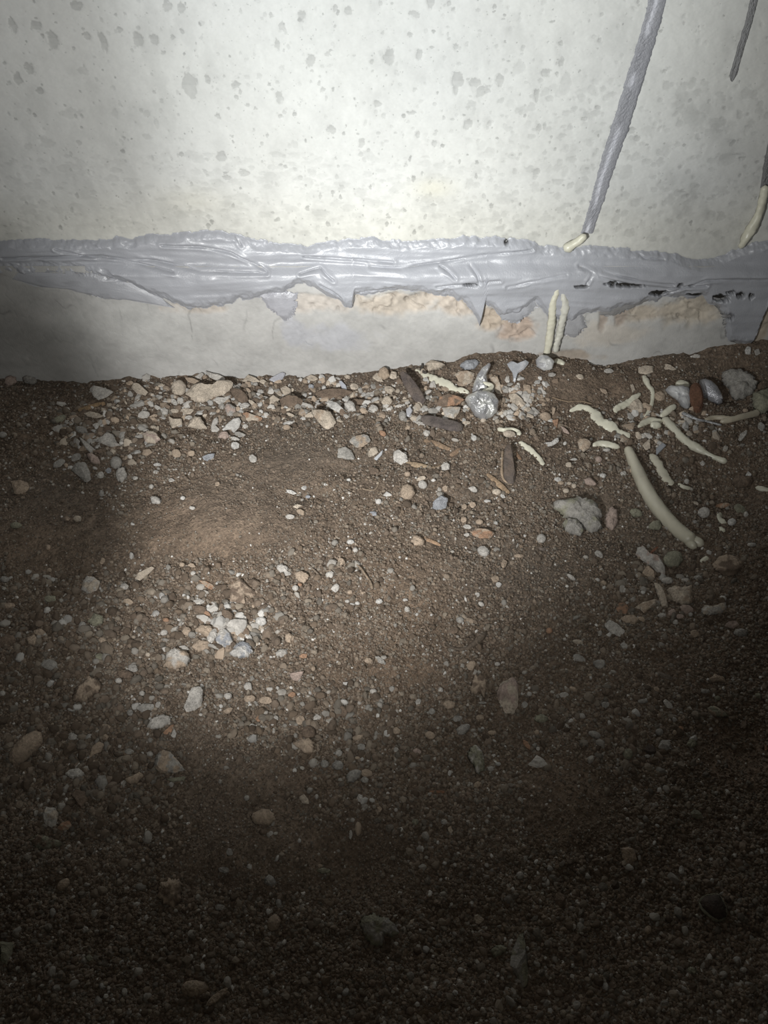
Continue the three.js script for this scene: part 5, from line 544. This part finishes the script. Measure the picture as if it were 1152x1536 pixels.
rows.forEach(([col, shape, nums, o = {}], i) => {
  if (o.skip) return;
  const poly = nums.length > 5 ? pairs(nums) : blob(...nums, shape, i + 1), xsP = poly.map((p) => p[0]), ysP = poly.map((p) => p[1]), w = Math.max(...xsP) - Math.min(...xsP), h = Math.max(...ysP) - Math.min(...ysP), big = Math.max(w, h);
  const opt = { shape, col: COL[col], col2: o.c2 && COL[o.c2], k: o.k ?? (shape === 'f' ? 0.40 : 0.46), angs: big > 40 ? 56 : big > 22 ? 40 : big > 12 ? 26 : 18, rings: big > 40 ? 14 : big > 22 ? 10 : big > 12 ? 7 : 5, seed: i + 500, rough: big > 40 ? 1.25 : 1, jit: shape === 'l' ? 0.12 : 0.05 };
  let ob = lay(poly, opt);
  if (o.two || o.rim) { const root = new THREE.Group(); ob.name = 'rock_body'; root.add(ob); if (o.two) { const b = lay(pairs(o.two), { ...opt, seed: i + 900 }); b.name = 'rock_lobe'; root.add(b); } if (o.rim) { const c = centre(poly), b = strand([...poly, poly[0]].map(([x, y]) => [c[0] + (x - c[0]) * 0.92, c[1] + (y - c[1]) * 0.92, 2.2]), { mat: M.rock, col: COL[o.rim], lift: 0.004, lump: 0.3, sides: 7 }); b.name = 'rim'; b.userData.label = 'pale rim'; root.add(b); } ob = root; }
  const name = o.n ?? (shape === 'f' ? (col === 'cr' || col === 'lg' || col === 'wt' ? 'mortar_flake' : 'stone_flake') : shape === 'l' ? (col === 'br' || col === 'tn' || col === 'gn' ? 'earth_clod' : 'rubble_lump') : big < 16 ? 'pebble' : 'stone');
  const cat = o.c ?? { mortar_flake: 'flake', stone_flake: 'flake', earth_clod: 'clod', rubble_lump: 'rubble', pebble: 'pebble', stone: 'stone', lumpy_rock: 'rock' }[name];
  const group = { flake: 'flakes strewn along the footing and soil', clod: 'clods on the dirt floor', rubble: 'rubble lumps on the dirt floor', pebble: 'pebbles scattered on the dirt floor', stone: 'stones scattered on the dirt floor', 'brick chip': 'brick chips on the dirt floor' }[cat];
  const [cx, cy] = centre(poly);
  if (o.l) { add(ob, name, o.l, cat, group); return; }
  const near = marks.map(([x, y, p]) => [Math.hypot((x - cx), (y - cy) * 1.25), x, y, p]).filter((q) => q[0] > 3).sort((a, b) => a[0] - b[0])[0];
  const [d, mx, my, phrase] = near, dx = cx - mx, dy = cy - my, rel = Math.abs(dx) > Math.abs(dy) * 1.2 ? (dx < 0 ? 'left of' : 'right of') : dy < 0 ? 'behind' : 'in front of';
  const noun = { mortar_flake: 'flake', stone_flake: 'flake', earth_clod: 'clod', rubble_lump: 'lump', pebble: 'pebble', stone: 'stone', resin_flake: 'flake' }[name] ?? 'stone';
  const text = `${big < 9 ? 'tiny ' : big < 15 ? 'small ' : ''}${looks[col]} ${shapes[shape]} ${noun} ${rel} ${phrase}`.replace('crumbly clod', 'clod');
  waiting.push({ ob, name, cat, group, d, text });
});
{
  const by = new Map(); for (const w of waiting) { if (!by.has(w.text)) by.set(w.text, []); by.get(w.text).push(w); }
  const ord = ['nearest', 'second', 'third', 'fourth', 'fifth', 'sixth'];
  for (const w of waiting) { const all = by.get(w.text).sort((a, b) => a.d - b.d), k = all.indexOf(w); add(w.ob, w.name, all.length > 1 ? `${ord[k]} ${w.text}` : w.text, w.cat, w.group); }
}

// ------------------------------------------------------------------ gravel: grains past counting
{
  const root = new THREE.Group(), r = rng(2024), N = 230000, kinds = 4, lists = [[], [], [], []], tmp = new THREE.Matrix4(), q = new THREE.Quaternion(), e = new THREE.Euler();
  const tones = [[0.165, 0.124, 0.090], [0.195, 0.150, 0.114], [0.13, 0.097, 0.071], [0.23, 0.184, 0.142], [0.20, 0.175, 0.145], [0.27, 0.226, 0.178]];
  for (let i = 0; i < N * 3 && lists[0].length + lists[1].length + lists[2].length + lists[3].length < N; i++) {
    const px = -140 + r() * 1432, py = 515 + Math.pow(r(), 0.9) * 1090, d = ray(px, py); if (d.y > -0.05) continue;
    const t = -EYE.y / d.y, x = EYE.x + d.x * t + (r() - 0.5) * 0.02, z = EYE.z + d.z * t + (r() - 0.5) * 0.02; if (z < FOOT_Z + 0.003 || Math.abs(x) > 1.2) continue;
    const m = macro(x, z), [qx, qy] = project(x, m, z), sm = patch(smoothPatches, qx, qy), co = patch(coarsePatches, qx, qy), nz = fbm(x * 16 + 9, z * 16, 2);
    if (r() < sm * 0.93 || r() < 0.30 - 0.5 * nz - co * 0.4) continue;
    let s = 0.0008 + 0.0011 * Math.pow(r(), 2) + (r() < 0.06 + co * 0.08 ? Math.pow(r(), 3) * (0.0022 + co * 0.0028) : 0);
    if (sm > 0.4) s *= 0.7;
    if (qx >= 0 && qy >= 0 && qx < W && qy < H && covered[Math.floor(qy) * W + Math.floor(qx)] && r() < 0.93) continue;
    const y = ground(x, z) + s * (0.1 + r() * 0.45);
    e.set(r() * 6.28, r() * 6.28, r() * 6.28); q.setFromEuler(e); tmp.compose(new THREE.Vector3(x, y, z), q, new THREE.Vector3(s * (0.75 + r() * 0.7), s * (0.6 + r() * 0.4), s * (0.75 + r() * 0.6)));
    const pale = r() < (s > 0.0018 ? 0.10 : 0.035), c = pale ? (r() < 0.25 ? [0.55, 0.53, 0.50] : [0.36, 0.335, 0.30]) : tones[Math.floor(r() * (s > 0.0018 ? 6 : 5))], k = (0.72 + r() * 0.5) * (s > 0.0022 ? 0.85 : 1);
    lists[Math.floor(r() * kinds)].push([tmp.clone(), c[0] * k, c[1] * k, c[2] * k]);
  }
  lists.forEach((L, n) => {
    const g = new THREE.IcosahedronGeometry(1, 1), p = g.attributes.position; for (let i = 0; i < p.count; i++) { const x = p.getX(i), y = p.getY(i), z = p.getZ(i), k = 1 + 0.30 * vn3(x * 1.3 + n * 9, y * 1.3, z * 1.3); p.setXYZ(i, x * k, y * k, z * k); } g.computeVertexNormals();
    const m = new THREE.InstancedMesh(g, M.gravel, L.length), c = new THREE.Color(); L.forEach(([mat, cr, cg, cb], i) => { m.setMatrixAt(i, mat); m.setColorAt(i, c.setRGB(cr, cg, cb)); }); m.name = 'gravel_grain'; m.userData.kind = 'stuff'; root.add(m);
  });
  { // crumbs of mortar in the debris strip along the footing
    const spots = [[300, 600, 190, 42], [500, 600, 120, 40], [650, 600, 90, 50], [150, 650, 90, 60], [780, 600, 60, 40], [340, 940, 70, 50], [1000, 640, 90, 40]], L = [], tint = [COL.cr, COL.lg, COL.lg, COL.g, COL.tn, COL.br, COL.tn, COL.wt];
    for (let i = 0; i < 1500; i++) {
      const [sx, sy, sw, sh] = spots[Math.floor(Math.pow(r(), 1.4) * spots.length)], px = sx + (r() + r() - 1) * sw, py = sy + (r() + r() - 1) * sh; if (py < 545 || covered[Math.floor(py) * W + Math.floor(px)]) continue;
      const { p } = groundHit(px, py); if (p.z < FOOT_Z + 0.006) continue; const s = 0.0022 + Math.pow(r(), 2) * 0.0042;
      e.set((r() - 0.3) * 1.3, r() * 6.28, (r() - 0.5) * 1.2); q.setFromEuler(e); p.y += s * 0.35; tmp.compose(p, q, new THREE.Vector3(s * (0.8 + r() * 0.9), s * (0.3 + r() * 0.3), s * (0.8 + r() * 0.5)));
      const c = tint[Math.floor(r() * tint.length)], k = 0.6 + r() * 0.4; L.push([tmp.clone(), c[0] * k, c[1] * k, c[2] * k]);
    }
    const g = new THREE.DodecahedronGeometry(1, 0), pp = g.attributes.position; for (let i = 0; i < pp.count; i++) { const x = pp.getX(i), y = pp.getY(i), z = pp.getZ(i), k = 1 + 0.45 * vn3(x * 2.1 + 5, y * 2.1, z * 2.1); pp.setXYZ(i, x * k, y * k, z * k); } g.computeVertexNormals();
    const m = new THREE.InstancedMesh(g, M.gravel, L.length), c = new THREE.Color(); L.forEach(([mat, cr, cg, cb], i) => { m.setMatrixAt(i, mat); m.setColorAt(i, c.setRGB(cr, cg, cb)); }); m.name = 'mortar_crumb'; m.userData.kind = 'stuff'; root.add(m);
  }
  root.name = 'gravel'; root.userData.kind = 'stuff'; root.userData.label = 'loose fine brown gravel covering most of the dirt floor'; root.userData.category = 'gravel'; scene.add(root); shade(root);
}
renderer.render(scene, camera);
